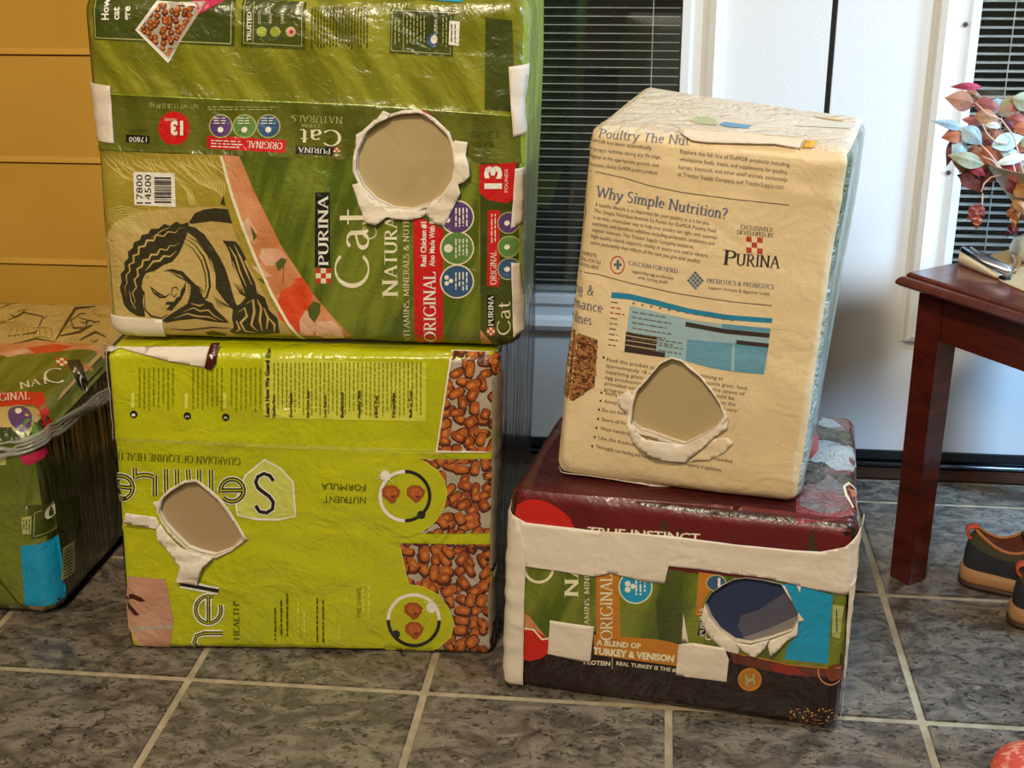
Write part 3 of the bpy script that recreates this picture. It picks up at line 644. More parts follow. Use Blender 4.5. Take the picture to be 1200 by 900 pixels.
PT.add([(488, -5), (541, -3), (541, 4), (489, 0)], CYANP, 2); PT.add([(452, -5), (486, -4), (486, 1), (452, -1)], PINKB, 2)
PT.add([(569, 20), (600, 24), (604, 131), (568, 128)], GREEN_DK, 1)
# folded band with upside-down print
PT.add([(100, 108), (250, 115), (430, 122), (600, 135), (609, 137), (610, 192), (440, 187), (260, 180), (112, 175)], GREEN_BAND, 1.6)
PT.stroke([(104, 108.5), (250, 115), (430, 122.5), (608, 136)], 1.1, GREEN_LT, 2.2)  # highlight along the fold edge, drawn in as a brighter colour stroke
PL.text('NET WT 13 LB (5.89 kg)', (234, 121), 180, 5.5, CREAM_DIM, 3, width=58)
PT.disc((205, 150), 18.5, REDP, 2, ry=20); PL.text('13', (216, 142), 180, 15, WHITEP, 3, width=15, bold=.05); PL.text('POUNDS', (208, 138), 180, 3, WHITEP, 3, width=14)
PT.add([(148, 157), (176, 159), (176, 169), (148, 167)], BLACKP, 2); PL.text('17800', (173, 160), 180, 6, WHITEP, 3, width=21); PL.text('14500', (172, 151), 180, 4, DKTXT, 3, width=20)
for x, m_ in ((260, PURPLEP), (288, GREENC), (316, BLUEP)):
    PT.disc((x, 147), 14, CREAM_DIM, 2); PT.disc((x, 147), 12.6, m_, 2.5); PL.disc((x, 151), 3.4, WHITEP, 3); PL.fuzz(x-8, 137, x+8, 145, WHITEP, 3, False, 3, 1)
PT.add([(244, 158), (336, 163), (336, 178), (244, 173)], REDP, 2); PL.text('ORIGINAL', (333, 166), 177, 8, WHITEP, 3, width=42, font='serif'); PL.fuzz(249, 163, 286, 171, WHITEP, 3, False, 3.4, 1.2, slope=.04); PL.fuzz(245, 124, 330, 129, CREAM_DIM, 3, False, 3, 1.2)
PL.text('NATURALS', (403, 136), 178, 8, CREAM_DIM, 3, width=60, font='serif', thick=.1); PL.text('CHOW', (376, 145), 178, 4, CREAM_DIM, 3, width=22, font='serif'); PL.text('Cat', (402, 152), 178, 18, CREAM, 3, width=50, font='serif')
PT.add([(348, 170), (392, 172), (392, 181), (348, 179)], BLACKP, 2.2); PL.text('PURINA', (389, 173), 177, 6, WHITEP, 3, width=38, font='serif')
def checker(P, x, y, w_, h_, ma, mb, layer=2, slope=0, sl2=0):
    for i in range(3):
        for j in range(3):
            m_ = ma if (i+j) % 2 == 0 else mb
            f = lambda u, v: (x+u*w_/3+v*sl2, y+v*h_/3+u*w_/3*slope)
            P.add([f(i, j), f(i+1, j), f(i+1, j+1), f(i, j+1)], m_, layer)
checker(PT, 392, 172, 8, 9, REDDK, CREAM)
PL.text('13-lb', (584, 153), 180, 9, DKTXT, 3, width=32); PL.text('BAG', (578, 166), 180, 6, DKTXT, 3, width=20)
PT.add([(488, 127), (502, 130), (511, 142), (508, 145), (497, 138)], PINKHOT, 2.6)
# lower front panel
PT.add([(114, 178), (262, 180), (274, 232), (298, 300), (322, 352), (352, 402), (128, 394)], TANOL, 1)
PT.add(c3([(110, 330), (180, 240), (280, 195), (400, 180), (560, 165), (690, 165), (730, 250), (800, 420), (880, 570), (960, 690), (1010, 770), (700, 778), (160, 760)]), TAN, 1.3)
for k in range(26):   # grass-like cream lines of the woodcut sky
    t = k/25; x = 118+t*140; PT.stroke([(x, 181+2*sin(k*3)), (x+8+4*sin(k), 192), (x+22, 203+5*sin(k*1.7)), (x+40, 212+9*t)][:4 if x < 215 else 3], 1.5, TANLINE, 1.6, taper=True)
for k in range(11): PT.stroke(c3([(120+k*4, 190+k*7), (210+k*9, 165+k*13), (330+k*6, 190+k*5)]), 1.1, TANLINE, 1.6, taper=True)
for k in range(12): a = radians(95+k*10); PT.stroke([(205+78*cos(a)*.9, 330-95*sin(a)), (205+60*cos(a)*.9, 330-74*sin(a))], 1.3, TANLINE, 1.7, taper=True)
for k in range(14): PT.stroke(c3([(130+3*k, 350+22*k), (160+3*k, 330+24*k), (195+2*k, 322+25*k)]), 1.0, TANOL, 1.7, taper=True)
for k in range(6): PT.stroke(c3([(470+k*14, 40+k*8), (520+k*8, 90+k*10), (535+k*4, 160)]), 1.3, TANLINE, 1.7, taper=True)
for k in range(9): PT.stroke(c3([(520+k*16, 10), (590+k*14, 60), (670+k*3, 95+k*4)]), 1.3, TANLINE, 1.7, taper=True)
D = lambda pts, l=2: PT.add(c3(pts), WOODDK, l)
S = lambda pts, w_=1.6, m_=None, l=2.4, t=True: PT.stroke(c3(pts), w_, m_ or WOODDK, l, taper=t)
D([(530, 238), (560, 195), (600, 178), (655, 170), (715, 175), (735, 242), (640, 232), (540, 246)])
D([(680, 150), (695, 110), (705, 160)])
D([(527, 238), (495, 248), (470, 236), (440, 256), (412, 248), (385, 270), (350, 272), (335, 295), (305, 300), (295, 325), (268, 335), (262, 362), (240, 380), (242, 410), (222, 430), (225, 462), (205, 485), (212, 520), (202, 548), (214, 590), (222, 625), (245, 655), (285, 680), (322, 684), (318, 650), (310, 610), (318, 570), (305, 540), (312, 505), (325, 480), (370, 466), (410, 440), (450, 425), (480, 390), (500, 350), (515, 310), (530, 270)])
for pts in ([(512, 262), (480, 268), (468, 288), (430, 284), (410, 306), (375, 300), (362, 326), (330, 326), (320, 352), (292, 358), (290, 390), (266, 398), (268, 428), (246, 440), (250, 470), (232, 490), (238, 525), (226, 545), (236, 590)],
            [(486, 335), (460, 350), (440, 348), (425, 370), (392, 366), (378, 392), (350, 392), (340, 414), (312, 420), (306, 448), (284, 460), (290, 490), (272, 510), (282, 545), (264, 570), (276, 610), (262, 640)],
            [(470, 375), (440, 400), (410, 398), (392, 420), (360, 424), (340, 450), (322, 468)]): S(pts, 2.6, TAN, 2.5)
S([(440, 262), (400, 280), (350, 315)], 1.2, TAN); S([(250, 560), (258, 610), (280, 650)], 1.2, TAN)
D([(525, 256), (560, 262), (600, 292), (640, 345), (675, 400), (702, 455), (722, 520), (742, 600), (765, 655), (745, 660), (700, 610), (655, 548), (655, 485), (640, 425), (600, 362), (560, 312), (518, 282)])
S([(508, 312), (560, 345), (600, 400), (622, 470), (628, 540), (612, 590), (590, 602), (578, 590), (590, 572)], 2.6); S([(500, 330), (550, 362), (588, 420), (606, 480), (610, 540), (600, 575)], 1.6); S([(516, 300), (570, 330), (620, 392), (645, 470)], 1.4)
D([(405, 468), (440, 470), (490, 488), (515, 512), (540, 540), (600, 570), (560, 530), (500, 470), (450, 458), (430, 462)])
for k in range(9): S([(430+k*16, 468+k*8), (455+k*16, 480+k*8), (480+k*15, 500+k*8)], 1)
S([(345, 538), (362, 570), (392, 592), (418, 590), (440, 574)], 2.4); S([(350, 545), (385, 575), (420, 590)], 2.6); S([(445, 575), (452, 545), (470, 545), (480, 560)], 1.8); S([(440, 575), (462, 590), (472, 570)], 1.6)
D([(515, 512), (512, 560), (492, 602), (466, 632), (446, 655), (420, 650), (440, 628), (414, 625), (426, 612), (458, 612), (472, 590), (486, 588), (490, 560), (505, 540)])
S([(318, 600), (322, 650), (350, 680), (400, 690), (430, 668)], 2.2); S([(318, 560), (322, 610)], 1.2)
for k in range(8): S([(520+k*2, 525+k*14), (545, 530+k*14)], 1.1, None, 2.4)
D([(540, 520), (560, 530), (590, 575), (600, 600), (640, 618), (650, 640), (700, 690), (716, 712), (640, 705), (560, 692), (480, 700), (420, 712), (400, 700), (440, 672), (490, 640), (520, 622), (535, 580)])
for pts in ([(500, 660), (550, 640), (580, 655), (620, 650), (650, 680), (690, 700)], [(460, 690), (520, 668), (570, 680), (620, 682), (660, 698)], [(540, 620), (580, 630), (600, 622)]): S(pts, 2.0, TAN, 2.6)
for k in range(9): S([(640+k*9, 580+k*6), (660+k*9, 610+k*4), (665+k*9, 640)], .9)
D([(688, 322), (750, 326), (770, 350), (800, 410), (790, 420), (815, 470), (840, 520), (850, 570), (808, 600), (780, 560), (760, 500), (735, 440), (722, 380), (705, 345)])
for pts in ([(720, 350), (750, 400), (770, 470), (800, 540)], [(745, 345), (772, 400), (800, 470), (825, 530)], [(735, 420), (760, 490), (790, 570)]): S(pts, 2.2, TAN, 2.6)
for k in range(7): S([(740+k*9, 520+k*6), (770+k*8, 570+k*5), (800+k*6, 590+k*5)], 1.2)
D([(735, 640), (770, 620), (800, 585), (850, 570), (885, 590), (905, 650), (945, 690), (950, 760), (880, 772), (800, 772), (740, 768), (715, 750), (738, 730), (730, 690)])
for pts in ([(760, 660), (790, 640), (800, 680), (770, 710), (790, 750), (840, 760)], [(800, 620), (830, 600), (835, 660), (820, 720), (845, 750)], [(850, 600), (868, 640), (860, 700), (870, 750)], [(880, 640), (900, 690), (890, 740)], [(905, 690), (930, 720), (925, 755)], [(750, 700), (765, 740), (745, 755)]): S(pts, 3.2, TAN, 2.6)
D([(600, 755), (640, 748), (700, 765), (690, 775), (610, 772)]); S([(440, 740), (520, 744), (640, 730), (720, 735)], 1.6)
# photo wedge and white curve
PT.add([(263, 180), (286, 182), (300, 222), (330, 283), (368, 342), (420, 404), (350, 402), (322, 350), (297, 296), (275, 232)], SALMON, 1.2)
PT.add(c3([(960, 560), (1000, 540), (1050, 500), (1090, 540), (1110, 570), (1100, 620), (1060, 700), (1040, 760), (950, 690), (945, 620)]), ORANGER, 1.6); PT.add(c3([(1020, 505), (1060, 495), (1090, 540), (1060, 550)]), ORANGER, 1.7)
for pts in ([(870, 360), (950, 360), (990, 400), (940, 440), (890, 440), (860, 400)], [(1045, 700), (1075, 650), (1110, 690), (1125, 740), (1100, 770), (1050, 765)], [(1125, 705), (1200, 700), (1240, 740), (1250, 790), (1180, 800), (1120, 770)], [(770, 250), (810, 210), (850, 280), (840, 340), (800, 300)], [(820, 440), (870, 450), (920, 490), (880, 500)]): PT.add(c3(pts), PINKB, 1.8)
for pts in ([(935, 430), (965, 402), (990, 412), (975, 445), (950, 465)], [(1085, 640), (1110, 608), (1145, 620), (1140, 670), (1115, 710), (1090, 680)], [(850, 500), (900, 505), (880, 525)], [(820, 250), (850, 300), (835, 330)]): PT.add(c3(pts), LEAFP, 2.2)
PT.stroke(c3([(975, 440), (970, 530)]), 1, LEAFP, 2.2)
PT.stroke([(261, 181), (267, 205), (275, 232), (286, 264), (300, 300), (320, 345), (338, 378), (356, 403)], 3.4, CREAM, 2.6)
PT.add([(282, 181), (440, 187), (560, 190), (563, 411), (420, 405), (368, 344), (330, 285), (300, 224)], GREEN_MID, 1.5)
PT.add([(563, 190), (607, 192), (607, 409), (563, 411)], GREEN_DK, 1.5); PT.add([(563, 385), (572, 396), (580, 410), (563, 410)], SALMON, 1.8)
PT.add([(371, 224), (388, 224), (388, 313), (370, 312)], BLACKP, 2); PL.text('PURINA', (386, 310), 90, 11.5, WHITEP, 3, width=82, font='serif', thick=.16)
checker(PT, 371, 313, 18, 18, REDDK, CREAM)
PL.text('Cat', (433, 338), 90, 39, CREAM, 3, width=97, font='serif', thick=.10, thin=.045, ser=.06)
PL.text('Ch', (442, 280), 90, 16, CREAM, 3, width=30, font='serif', thick=.07, thin=.04)
PL.text('N', (467, 347), 90, 18, CREAM, 3, width=22, font='serif', thick=.16); PL.text('ATURA', (466, 324), 90, 14.5, CREAM, 3, width=72, font='serif', thick=.16)
PL.text('VITAMINS, MINERALS & NUTR', (480, 400), 90, 6.6, CREAM, 3, width=146, font='serif', thick=.11)
PT.add([(485, 250), (520, 268), (519, 407), (486, 404)], REDP, 2); PL.text('ORIGINAL', (511, 401), 90, 14, WHITEP, 3, width=84, font='serif', thick=.15)
PL.text('Real Chicken #1', (500, 311), 90, 6, WHITEP, 3, width=52, bold=.03); PL.text('Also Made With Rice', (510, 311), 90, 6, WHITEP, 3, width=62, bold=.02)
for (y, m_) in ((254, PURPLEP), (290, GREENC), (329, BLUEP)):
    PT.disc((536, y), 20, CREAM, 2.2); PT.disc((536, y), 18.4, m_, 2.6)
    PL.fuzz(534, y-11, 549, y+12, WHITEP, 3.2, True, 4.2, 1.6)
PL.disc((526, 290), 5, WHITEP, 3.2); PL.disc((524, 324), 2.6, WHITEP, 3.2); PL.disc((524, 331), 2.6, WHITEP, 3.2); PL.disc((529, 328), 2.6, WHITEP, 3.2); PL.disc((525, 257), 3, WHITEP, 3.2)
PT.add([(562, 193), (604, 190), (604, 232), (594, 238), (572, 234), (562, 225)], REDP, 2.2); PL.text('13', (587, 221), 90, 18, WHITEP, 3, width=27, bold=.05); PL.text('POUNDS', (595, 225), 90, 3.5, WHITEP, 3, width=27)
PT.add([(572, 246), (586, 246), (585, 336), (571, 334)], REDP, 2.2); PL.text('ORIGINAL', (582, 333), 90, 7, WHITEP, 3, width=40, font='serif'); PL.fuzz(576, 250, 584, 288, WHITEP, 3, True, 4, 1.2)
for (y, m_) in ((261, PURPLEP), (289, GREENC), (315, BLUEP)): PT.disc((596, y), 13, CREAM_DIM, 2.4, n=20); PT.disc((596, y), 11.8, m_, 2.8, n=20); PL.disc((594, y), 3, WHITEP, 3.2)
PT.add([(571, 345), (580, 345), (580, 382), (571, 382)], BLACKP, 2.2); PL.text('PURINA', (578.5, 381), 90, 6, WHITEP, 3, width=35, font='serif', thick=.16); checker(PT, 571, 383, 9, 9, REDDK, CREAM)
PL.text('Cat', (597, 392), 90, 14, CREAM, 3, width=40, font='serif', thick=.1)
# small shelf label with bar code
PT.add([(157, 201), (206, 202), (207, 242), (158, 240)], WHITEP, 2.6); PL.text('17800', (168, 238), 90, 7.5, BLACKP, 3.2, width=34); PL.text('14500', (178, 238), 90, 7.5, BLACKP, 3.2, width=34)
y = 207
while y < 237:
    h = random.choice((.7, 1.1, 1.8)); PL.add([(182, y), (202, y), (202, y+h), (182, y+h)], BLACKP, 3.2); y += h+random.choice((.8, 1.2, 1.6))
PT.build('printed_panel'); PL.build('lettering')
# green bag edge, tapes and torn paper
sheet(B1, [(97, 97), (130, 100), (134, 168), (104, 165)], TAPE, wrap=True, seed=1); sheet(B1, [(596, 78), (618, 76), (614, 120), (616, 158), (601, 161), (598, 120)], TAPE, wrap=True, seed=2)
sheet(B1, [(603, 198), (614, 198), (612, 262), (598, 268)], TAPE, wrap=True, seed=3); sheet(B1, [(598, 307), (607, 310), (611, 350), (613, 388), (600, 396), (599, 350)], TAPE, wrap=True, seed=4)
sheet(B1, [(127, 369), (191, 374), (192, 395), (128, 390)], TAPE, seed=5)
def rim(bag, pts, w0, w1, seed, lift=.004):
    """torn white paper edge all round the hole"""
    H = bag.holes[0]; cx = sum(p[0] for p in pts)/len(pts); cy = sum(p[1] for p in pts)/len(pts); rnd = random.Random(seed); out, inn = [], []
    n = len(pts)
    for i, p in enumerate(pts):
        d = sqrt((p[0]-cx)**2+(p[1]-cy)**2); w_ = w0(i/n, p) if callable(w0) else rnd.uniform(w0, w1)
        out.append((cx+(p[0]-cx)*(1+w_/d), cy+(p[1]-cy)*(1+w_/d))); inn.append((cx+(p[0]-cx)*.985, cy+(p[1]-cy)*.985))
    for k in range(n):
        j = (k+1) % n
    sheet(bag, out, PAPERW, 'torn_rim', lift=lift, rough=.0014, seed=seed, step=.005)
rim(B1, [(456, 137), (474, 132), (492, 131), (508, 141), (524, 156), (531, 172), (534, 192), (530, 210), (518, 228), (502, 238), (482, 244), (462, 242), (442, 232), (427, 216), (419, 198), (420, 176), (430, 154), (443, 143)], 3, 5, 3)
sheet(B1, [(441, 141), (451, 128), (459, 132), (454, 140), (436, 155), (424, 172), (418, 170), (419, 156), (436, 147)], PAPERW, 'torn_flap', seed=5, lift=.003, tip=((440, 135), .006))
sheet(B1, [(530, 168), (534, 163), (549, 165), (547, 180), (551, 190), (552, 204), (545, 211), (538, 214), (541, 224), (521, 264), (512, 262), (498, 249), (503, 240), (520, 226), (532, 206)], PAPERW, 'torn_flap', seed=6, rough=.0028, tip=((545, 200), .008))
sheet(B1, [(415, 214), (424, 212), (436, 230), (455, 242), (482, 246), (503, 240), (498, 252), (484, 256), (470, 255), (455, 252), (442, 262), (430, 258), (424, 240)], PAPERW, 'torn_flap', seed=7, rough=.0025, tip=((430, 250), .007))
patch(B1, 0, BEIGE)

# ---------------------------------------------------------------- box 2: lime green box under it
LIME = mat('lime_film', (176, 180, 8), .30, 'film', c2=(186, 188, 14), vscale=4, coat=.4); LIMEPALE = mat('pale_lime_film', (206, 206, 70), .30, 'film', coat=.4); LIMETXT = mat('dim_lime_text', (132, 138, 12), .35, 'film'); LIMEHI = mat('lime_highlight_text', (214, 214, 90), .35, 'film')
BLKWRAP = mat('black_plastic_wrap', (26, 26, 30), .22, 'pleat', coat=.4); SILVER = mat('grey_tape', (132, 120, 104), .35, 'tape', bs=1.5, coat=.2); SHIELD = mat('shield_pale_lime', (198, 202, 96), .34, 'film')
fr, bk = box_from([(152, 760), (577, 768), (585, 412), (121, 399)], .001, None, .42)
rb = on_z((621, 577), 0); bk[1] = Vector((rb.x, rb.y, 0)); bk[2] = Vector((rb.x+.012, rb.y, bk[2].z))
for P in fr[2:]+bk[2:]: P.z = Z2-.004
B2 = Bag(fr, bk, .013, .0028, 2, 'lime green horse feed packaging box standing on the floor under the olive green box')
H2 = [(232, 563), (246, 574), (256, 583), (265, 594), (276, 610), (287, 627), (272, 642), (253, 649), (236, 645), (222, 640), (206, 624), (194, 611), (187, 598), (191, 583), (201, 574), (218, 564)]
B2.hole(H2); B2.crease((135, 512), (575, 530), .0022, .004); B2.crease((135, 618), (572, 637), .0016, .004); B2.bulge = .004; B2.zmax = Z2
B2.body([LIME, BLKWRAP, BLKWRAP, BLKWRAP, LIME, BLKWRAP])
PT = Print(B2); PL = Print(B2, base=.0010); c5 = crop(110, 370, 4.615); c7 = crop(120, 560, 4.185); c8 = crop(350, 570, 4)
PT.add([(309, 420), (500, 425), (499, 493), (309, 489)], LIMEPALE, 1)
for k, x in enumerate((163, 226, 271)):
    PL.fuzz(x, 430, x+42 if k == 0 else x+34, 482, LIMETXT, 3, True, 5.6, 1.5); PT.rect(x-9, 460, x-5, 478, LIMEHI, 2); PT.disc((x-6, 485+k*1.5), 4.4, BLACKP, 2.2); PL.text(str(k+1), (x-4, 487+k*1.5), 90, 4, WHITEP, 3.4, width=3)
PL.text('Learn How We Guard Every', (316, 487), 90, 4.6, BLACKP, 3, width=84, bold=.04)
PL.fuzz(321, 424, 497, 488, LIMETXT, 3, True, 4.9, 1.4)
for k, t in enumerate(('Quality First', 'Gut Health', 'No Corn Ever', 'Low Starch', 'Balanced', 'Healthy Skin', 'High Fat', 'Digestible', 'Built to Trust')): PL.text(t, (323+k*20, 488), 90, 3.2, BLACKP, 3.3, width=26+3*(k % 3), bold=.03)
PT.add([(135, 512), (360, 520), (532, 526), (514, 531), (350, 525), (135, 516)], LIMEPALE, 1)
# kibble photographs
r1 = [(530, 415), (584, 416), (576, 528), (513, 526)]; PT.add([(528, 414), (584, 416), (577, 529), (511, 528)], WHITEP, 1.2); PT.add(r1, KW, 1.4); kibble(PT, 510, 414, 584, 528, r1, (K0, K1, K2, K3), 0, 15, 2, 1)
r2 = [(488, 537), (576, 537), (574, 624), (488, 624)]; PT.add(r2, KW, 1.4); kibble(PT, 486, 536, 576, 625, r2, (K0, K1, K2, K3), 0, 15, 2, 2)
PT.add([(470, 530), (488, 536), (500, 540), (512, 549), (521, 562), (524, 578), (520, 595), (510, 610), (495, 622), (480, 628), (460, 628)], LIME, 4.2); PT.stroke([(495, 538), (512, 549), (521, 562), (524, 578), (520, 595), (510, 610), (494, 622.5)], 1.2, LIMEPALE, 4.5)
r3 = [(468, 635), (574, 637), (573, 767), (468, 767)]; PT.add(r3, KW, 1.4); kibble(PT, 466, 634, 575, 768, r3, (K0, K1, K2, K3), 0, 15.5, 2, 4)
PT.add([(450, 630), (468, 635), (475, 668), (479, 684), (497, 687), (513, 696), (526, 712), (532, 730), (528, 746), (514, 758), (500, 764), (450, 766)], LIME, 4.2); PT.stroke([(468, 635), (475, 668), (479, 684), (497, 687), (513, 696), (526, 712), (532, 730), (528, 746), (514, 758), (498, 765)], 1.2, LIMEPALE, 4.5)
for (c, t0, t1, dot, pr) in (((475, 580), 88, 273, (494, 602), ((459, 577), (488, 577))), ((485, 726), 180, 360, (464, 743), ((485, 715), (486, 738)))):
    if c[1] < 600: PT.ring(c, 29, 4, WHITEP, 5, 90, 270); PT.ring(c, 29, 4, BLACKP, 5, -90, 90, )
    else: PT.ring(c, 30, 4, WHITEP, 5, 180, 360); PT.ring(c, 30, 4, BLACKP, 5, 0, 180)
    PT.disc(dot, 5, BLACKP, 5.3, n=14)
    for q in pr:
        vt = c[1] < 600
        PT.add([(q[0]+11*u, q[1]+11*v) for u, v in ((-1, -.5), (-.5, -.9), (.4, -.85), (1, -.3), (.8, .3), (.3, .9), (-.1, 1.0), (-.5, .6), (-1, .2))], K2, 5)
        PT.add([(q[0]+8*u, q[1]-1+7*v) for u, v in ((-1, -.3), (-.4, -.9), (.5, -.7), (.9, 0), (.2, .6), (-.3, .9), (-.7, .4))], K1, 5.3)
        for k in range(5): PT.add([(q[0]+u+5*cos(k*1.3), q[1]+v+4*sin(k*2.1)) for u, v in ((-1.5, -.8), (1.2, -1), (1.6, .9), (-1, 1.1))], (K3, K0, ORANGER, K3, K0)[k], 5.6+.1*k)
for c in ((452, 556), (506, 711)):
    for k in range(12): a = k*pi/6+.2; PT.stroke([(c[0]+3*cos(a), c[1]+3*sin(a)), (c[0]+(12 if k % 2 else 8)*cos(a), c[1]+(12 if k % 2 else 8)*sin(a))], 1.1, WHITEP, 5.6, taper=True)
    PT.disc(c, 6, WHITEP, 5.4, n=12)
# large brand lettering, outlined
def outlined(P, strokes, w0=8.4, w1=6.2, w2=1.8, l=3):
    for s_ in strokes: P.stroke(s_, w0, WHITEP, l)
    for s_ in strokes: P.stroke(s_, w1, BLACKP, l+.4)
    for s_ in strokes:
        if w2 > .5: P.stroke(s_, w2, LIME, l+.8)
def arcp(cx, cy, rx, ry, a0, a1, n=14): return [(cx+rx*cos(radians(a0+(a1-a0)*i/n)), cy-ry*sin(radians(a0+(a1-a0)*i/n))) for i in range(n+1)]
PT.add([(311, 537), (330, 548), (344, 564), (347, 604), (325, 608), (300, 607), (279, 602), (277, 585), (288, 556)], SHIELD, 1.6); PT.stroke([(311, 537), (330, 548), (344, 564), (347, 604), (325, 608), (300, 607), (279, 602), (277, 585), (288, 556), (311, 537)], 2, WHITEP, 2)
outlined(PT, [[(321, 562), (317, 556), (310, 553.5), (303, 557), (300.5, 563), (303, 570), (309, 575), (316, 580), (321, 587), (320, 595), (313, 599.5), (305, 598), (300.5, 591)]], 7, 4.4, .1)
outlined(PT, [arcp(273, 573, 13.5, 13, 190, -140, 16)+[], [(260, 573), (286, 573)]], 7.4, 5.2, 1.5)
outlined(PT, [arcp(143, 571, 13, 13.5, 200, -150, 16), [(131, 571), (156, 571)]], 7.4, 5.2, 1.5)
outlined(PT, [[(182, 580), (182, 556)]+arcp(170, 560, 11.5, 4, 0, 180, 8)+[(158.5, 556), (158.5, 548)], ], 7.4, 5.4, 2.2)
for x in (195, 208, 221, 234, 248): outlined(PT, [[(x, 549), (x+1, 590 if x not in (221,) else 565)]], 7.4, 5.4, 2.2)
PL.text('GUARDIAN OF EQUINE HEALTH', (283, 535), 177.8, 8.5, DKTXT, 3, width=150, font='serif', thick=.1)
PL.text('NUTRIENT', (429, 581), 178.5, 7.4, DKTXT, 3, width=49); PL.text('FORMULA', (429, 566), 178.5, 7.4, DKTXT, 3, width=52)
outlined(PT, [[(212, 683), (257, 691)]], 9, 4.4, .1); outlined(PT, [arcp(245, 713, 15, 16, 70, 380, 16), [(245, 697), (245, 728)]], 7.6, 4.2, 1.2); outlined(PT, [[(261, 741), (240, 741), (231, 744), (228, 752), (231, 757)]], 8, 4.4, 1.4)
PL.text('HEALTH', (281, 749), 90, 7, DKTXT, 3, width=44, font='serif'); PL.disc((275, 704), 1.4, DKTXT, 3)
for x, y0, y1, m_ in ((322, 711, 752, DKTXT), (329, 702, 752, DKTXT), (336, 694, 752, DKTXT), (349, 704, 752, LIMEHI), (356, 716, 752, LIMEHI), (371, 700, 755, DKTXT), (378, 702, 756, DKTXT), (397, 733, 756, LIMEHI), (425, 683, 725, LIMEHI), (432, 685, 725, LIMEHI)): PL.fuzz(x, y0, x+1, y1, m_, 3, True, 5, 1.8)
PL.text('THE SHAPE', (423, 724), 90, 4.6, LIMETXT, 3, width=36)
PT.add(c7([(130, 480), (310, 492), (330, 580), (352, 700), (330, 830), (180, 825), (130, 740), (118, 600)]), mat('pinkish_photo', (206, 160, 132), .32, 'film', c2=(190, 140, 116), vscale=12, coat=.35), 1.6)
for pts in ([(118, 575), (150, 565), (190, 580), (215, 600), (190, 605), (150, 590), (120, 600)], [(125, 610), (150, 630), (185, 668), (160, 670), (130, 640)], [(120, 740), (160, 725), (250, 720), (350, 716), (345, 735), (260, 735), (170, 750)]): PT.add(c7(pts), mat('horse_tail_brown', (74, 34, 22), .34, 'film') if pts[0][1] < 700 else MATS['kibble_background'], 2)
PT.build('printed_panel'); PL.build('lettering')
sheet(B2, [(576, 440), (591, 438), (590, 560), (588, 658), (573, 668), (575, 560)], SILVER, wrap=True, seed=9, label='grey tape strip along the corner')
sheet(B2, [(576, 672), (586, 664), (584, 720), (572, 752), (571, 700)], SILVER, wrap=True, seed=10, label='grey tape strip along the corner')
sheet(B2, [(121, 393), (128, 396), (180, 401), (246, 407), (240, 430), (190, 420), (140, 411), (122, 412)], TAPE, seed=11, wrap=True)
sheet(B2, [(118, 412), (125, 414), (128, 470), (131, 520), (127, 520), (122, 470)], PAPERW, 'paper_edge', seed=12, wrap=True)
sheet(B2, [(246, 404), (256, 405), (254, 424), (248, 432), (241, 430)], mat('maroon_scrap', (70, 12, 14), .25, 'film', coat=.5), 'red_scrap', seed=13, lift=.004, label='shiny dark red scrap of wrapping')
rim(B2, H2, 1.5, 4.5, 5)
sheet(B2, c7([(118, 205), (130, 150), (270, 185), (285, 215), (275, 245), (160, 215)]), PAPERW, 'torn_flap', seed=14, tip=((151, 600), .012), rough=.002)
sheet(B2, c7([(272, 240), (290, 215), (330, 270), (390, 330), (440, 345), (550, 378), (500, 420), (470, 510), (370, 490), (390, 420), (330, 350), (280, 290)]), PAPERW, 'torn_flap', seed=15, rough=.006, tip=((220, 670), .008))
sheet(B2, c7([(250, 115), (300, 100), (290, 150), (262, 142)]), PAPERW, 'torn_flap', seed=16)
patch(B2, 0, TAUPE)

# ---------------------------------------------------------------- box 4: dark red turkey box, lower right
MAROON = mat('maroon_film', (98, 16, 18), .45, 'paper', c2=(84, 12, 16), vscale=5, coat=.15); BROWNBK = mat('black_brown_film', (32, 14, 11), .34, 'film', coat=.25); ORANGEP = mat('ochre_print', (190, 122, 34), .34, 'film', coat=.2); REDB = mat('bright_red_print', (196, 34, 22), .34, 'film', coat=.3)
SIDEB = mat('maroon_side', (70, 18, 18), .35, 'film', coat=.3)
fr, bk = box_from([(590, 802), (981, 858), (1009, 611), (598, 570)], .001, None, .33)
for P in fr[2:]+bk[2:]: P.z = Z4
bl, br = on_z((655, 482), Z4), on_z((1001, 487), Z4); bk[3] = Vector(bl); bk[2] = Vector(br); bk[0] = Vector((bl.x, bl.y, .001)); bk[1] = Vector((br.x, br.y, .001))
B4 = Bag(fr, bk, .016, .0024, 4, 'dark red turkey and venison packaging box with a dark blue hole, standing on the floor'); B4.bulge = .004; B4.zmax = Z4+.001
H4 = [(848, 683), (860, 677), (875, 675), (895, 678), (916, 683), (923, 695), (929, 705), (935, 716), (936, 726), (928, 738), (905, 746), (880, 752), (862, 749), (845, 737), (834, 722), (827, 705), (835, 692)]
B4.hole(H4)
B4.body([BROWNBK, SIDEB, MAROON, SIDEB, mat('dark_maroon_top', (60, 13, 13), .42, 'film', c2=(76, 18, 16), vscale=6, coat=.2), BROWNBK])
PT = Print(B4); PL = Print(B4, base=.0010); d3 = crop(580, 560, 5); d4 = crop(780, 600, 5); d5 = crop(580, 700, 1200/440)
PT.add([(594, 575), (1012, 614), (1006, 690), (800, 672), (590, 660)], MAROON, 1)
PT.add(d3([(115, 215), (130, 160), (180, 130), (240, 125), (310, 140), (380, 180), (440, 230), (475, 300), (400, 330), (200, 330), (110, 290)]), REDB, 1.5)
PL.text('TRUE INSTINCT', (689, 625), -3.5, 9, CREAM, 2, width=132, bold=.02)
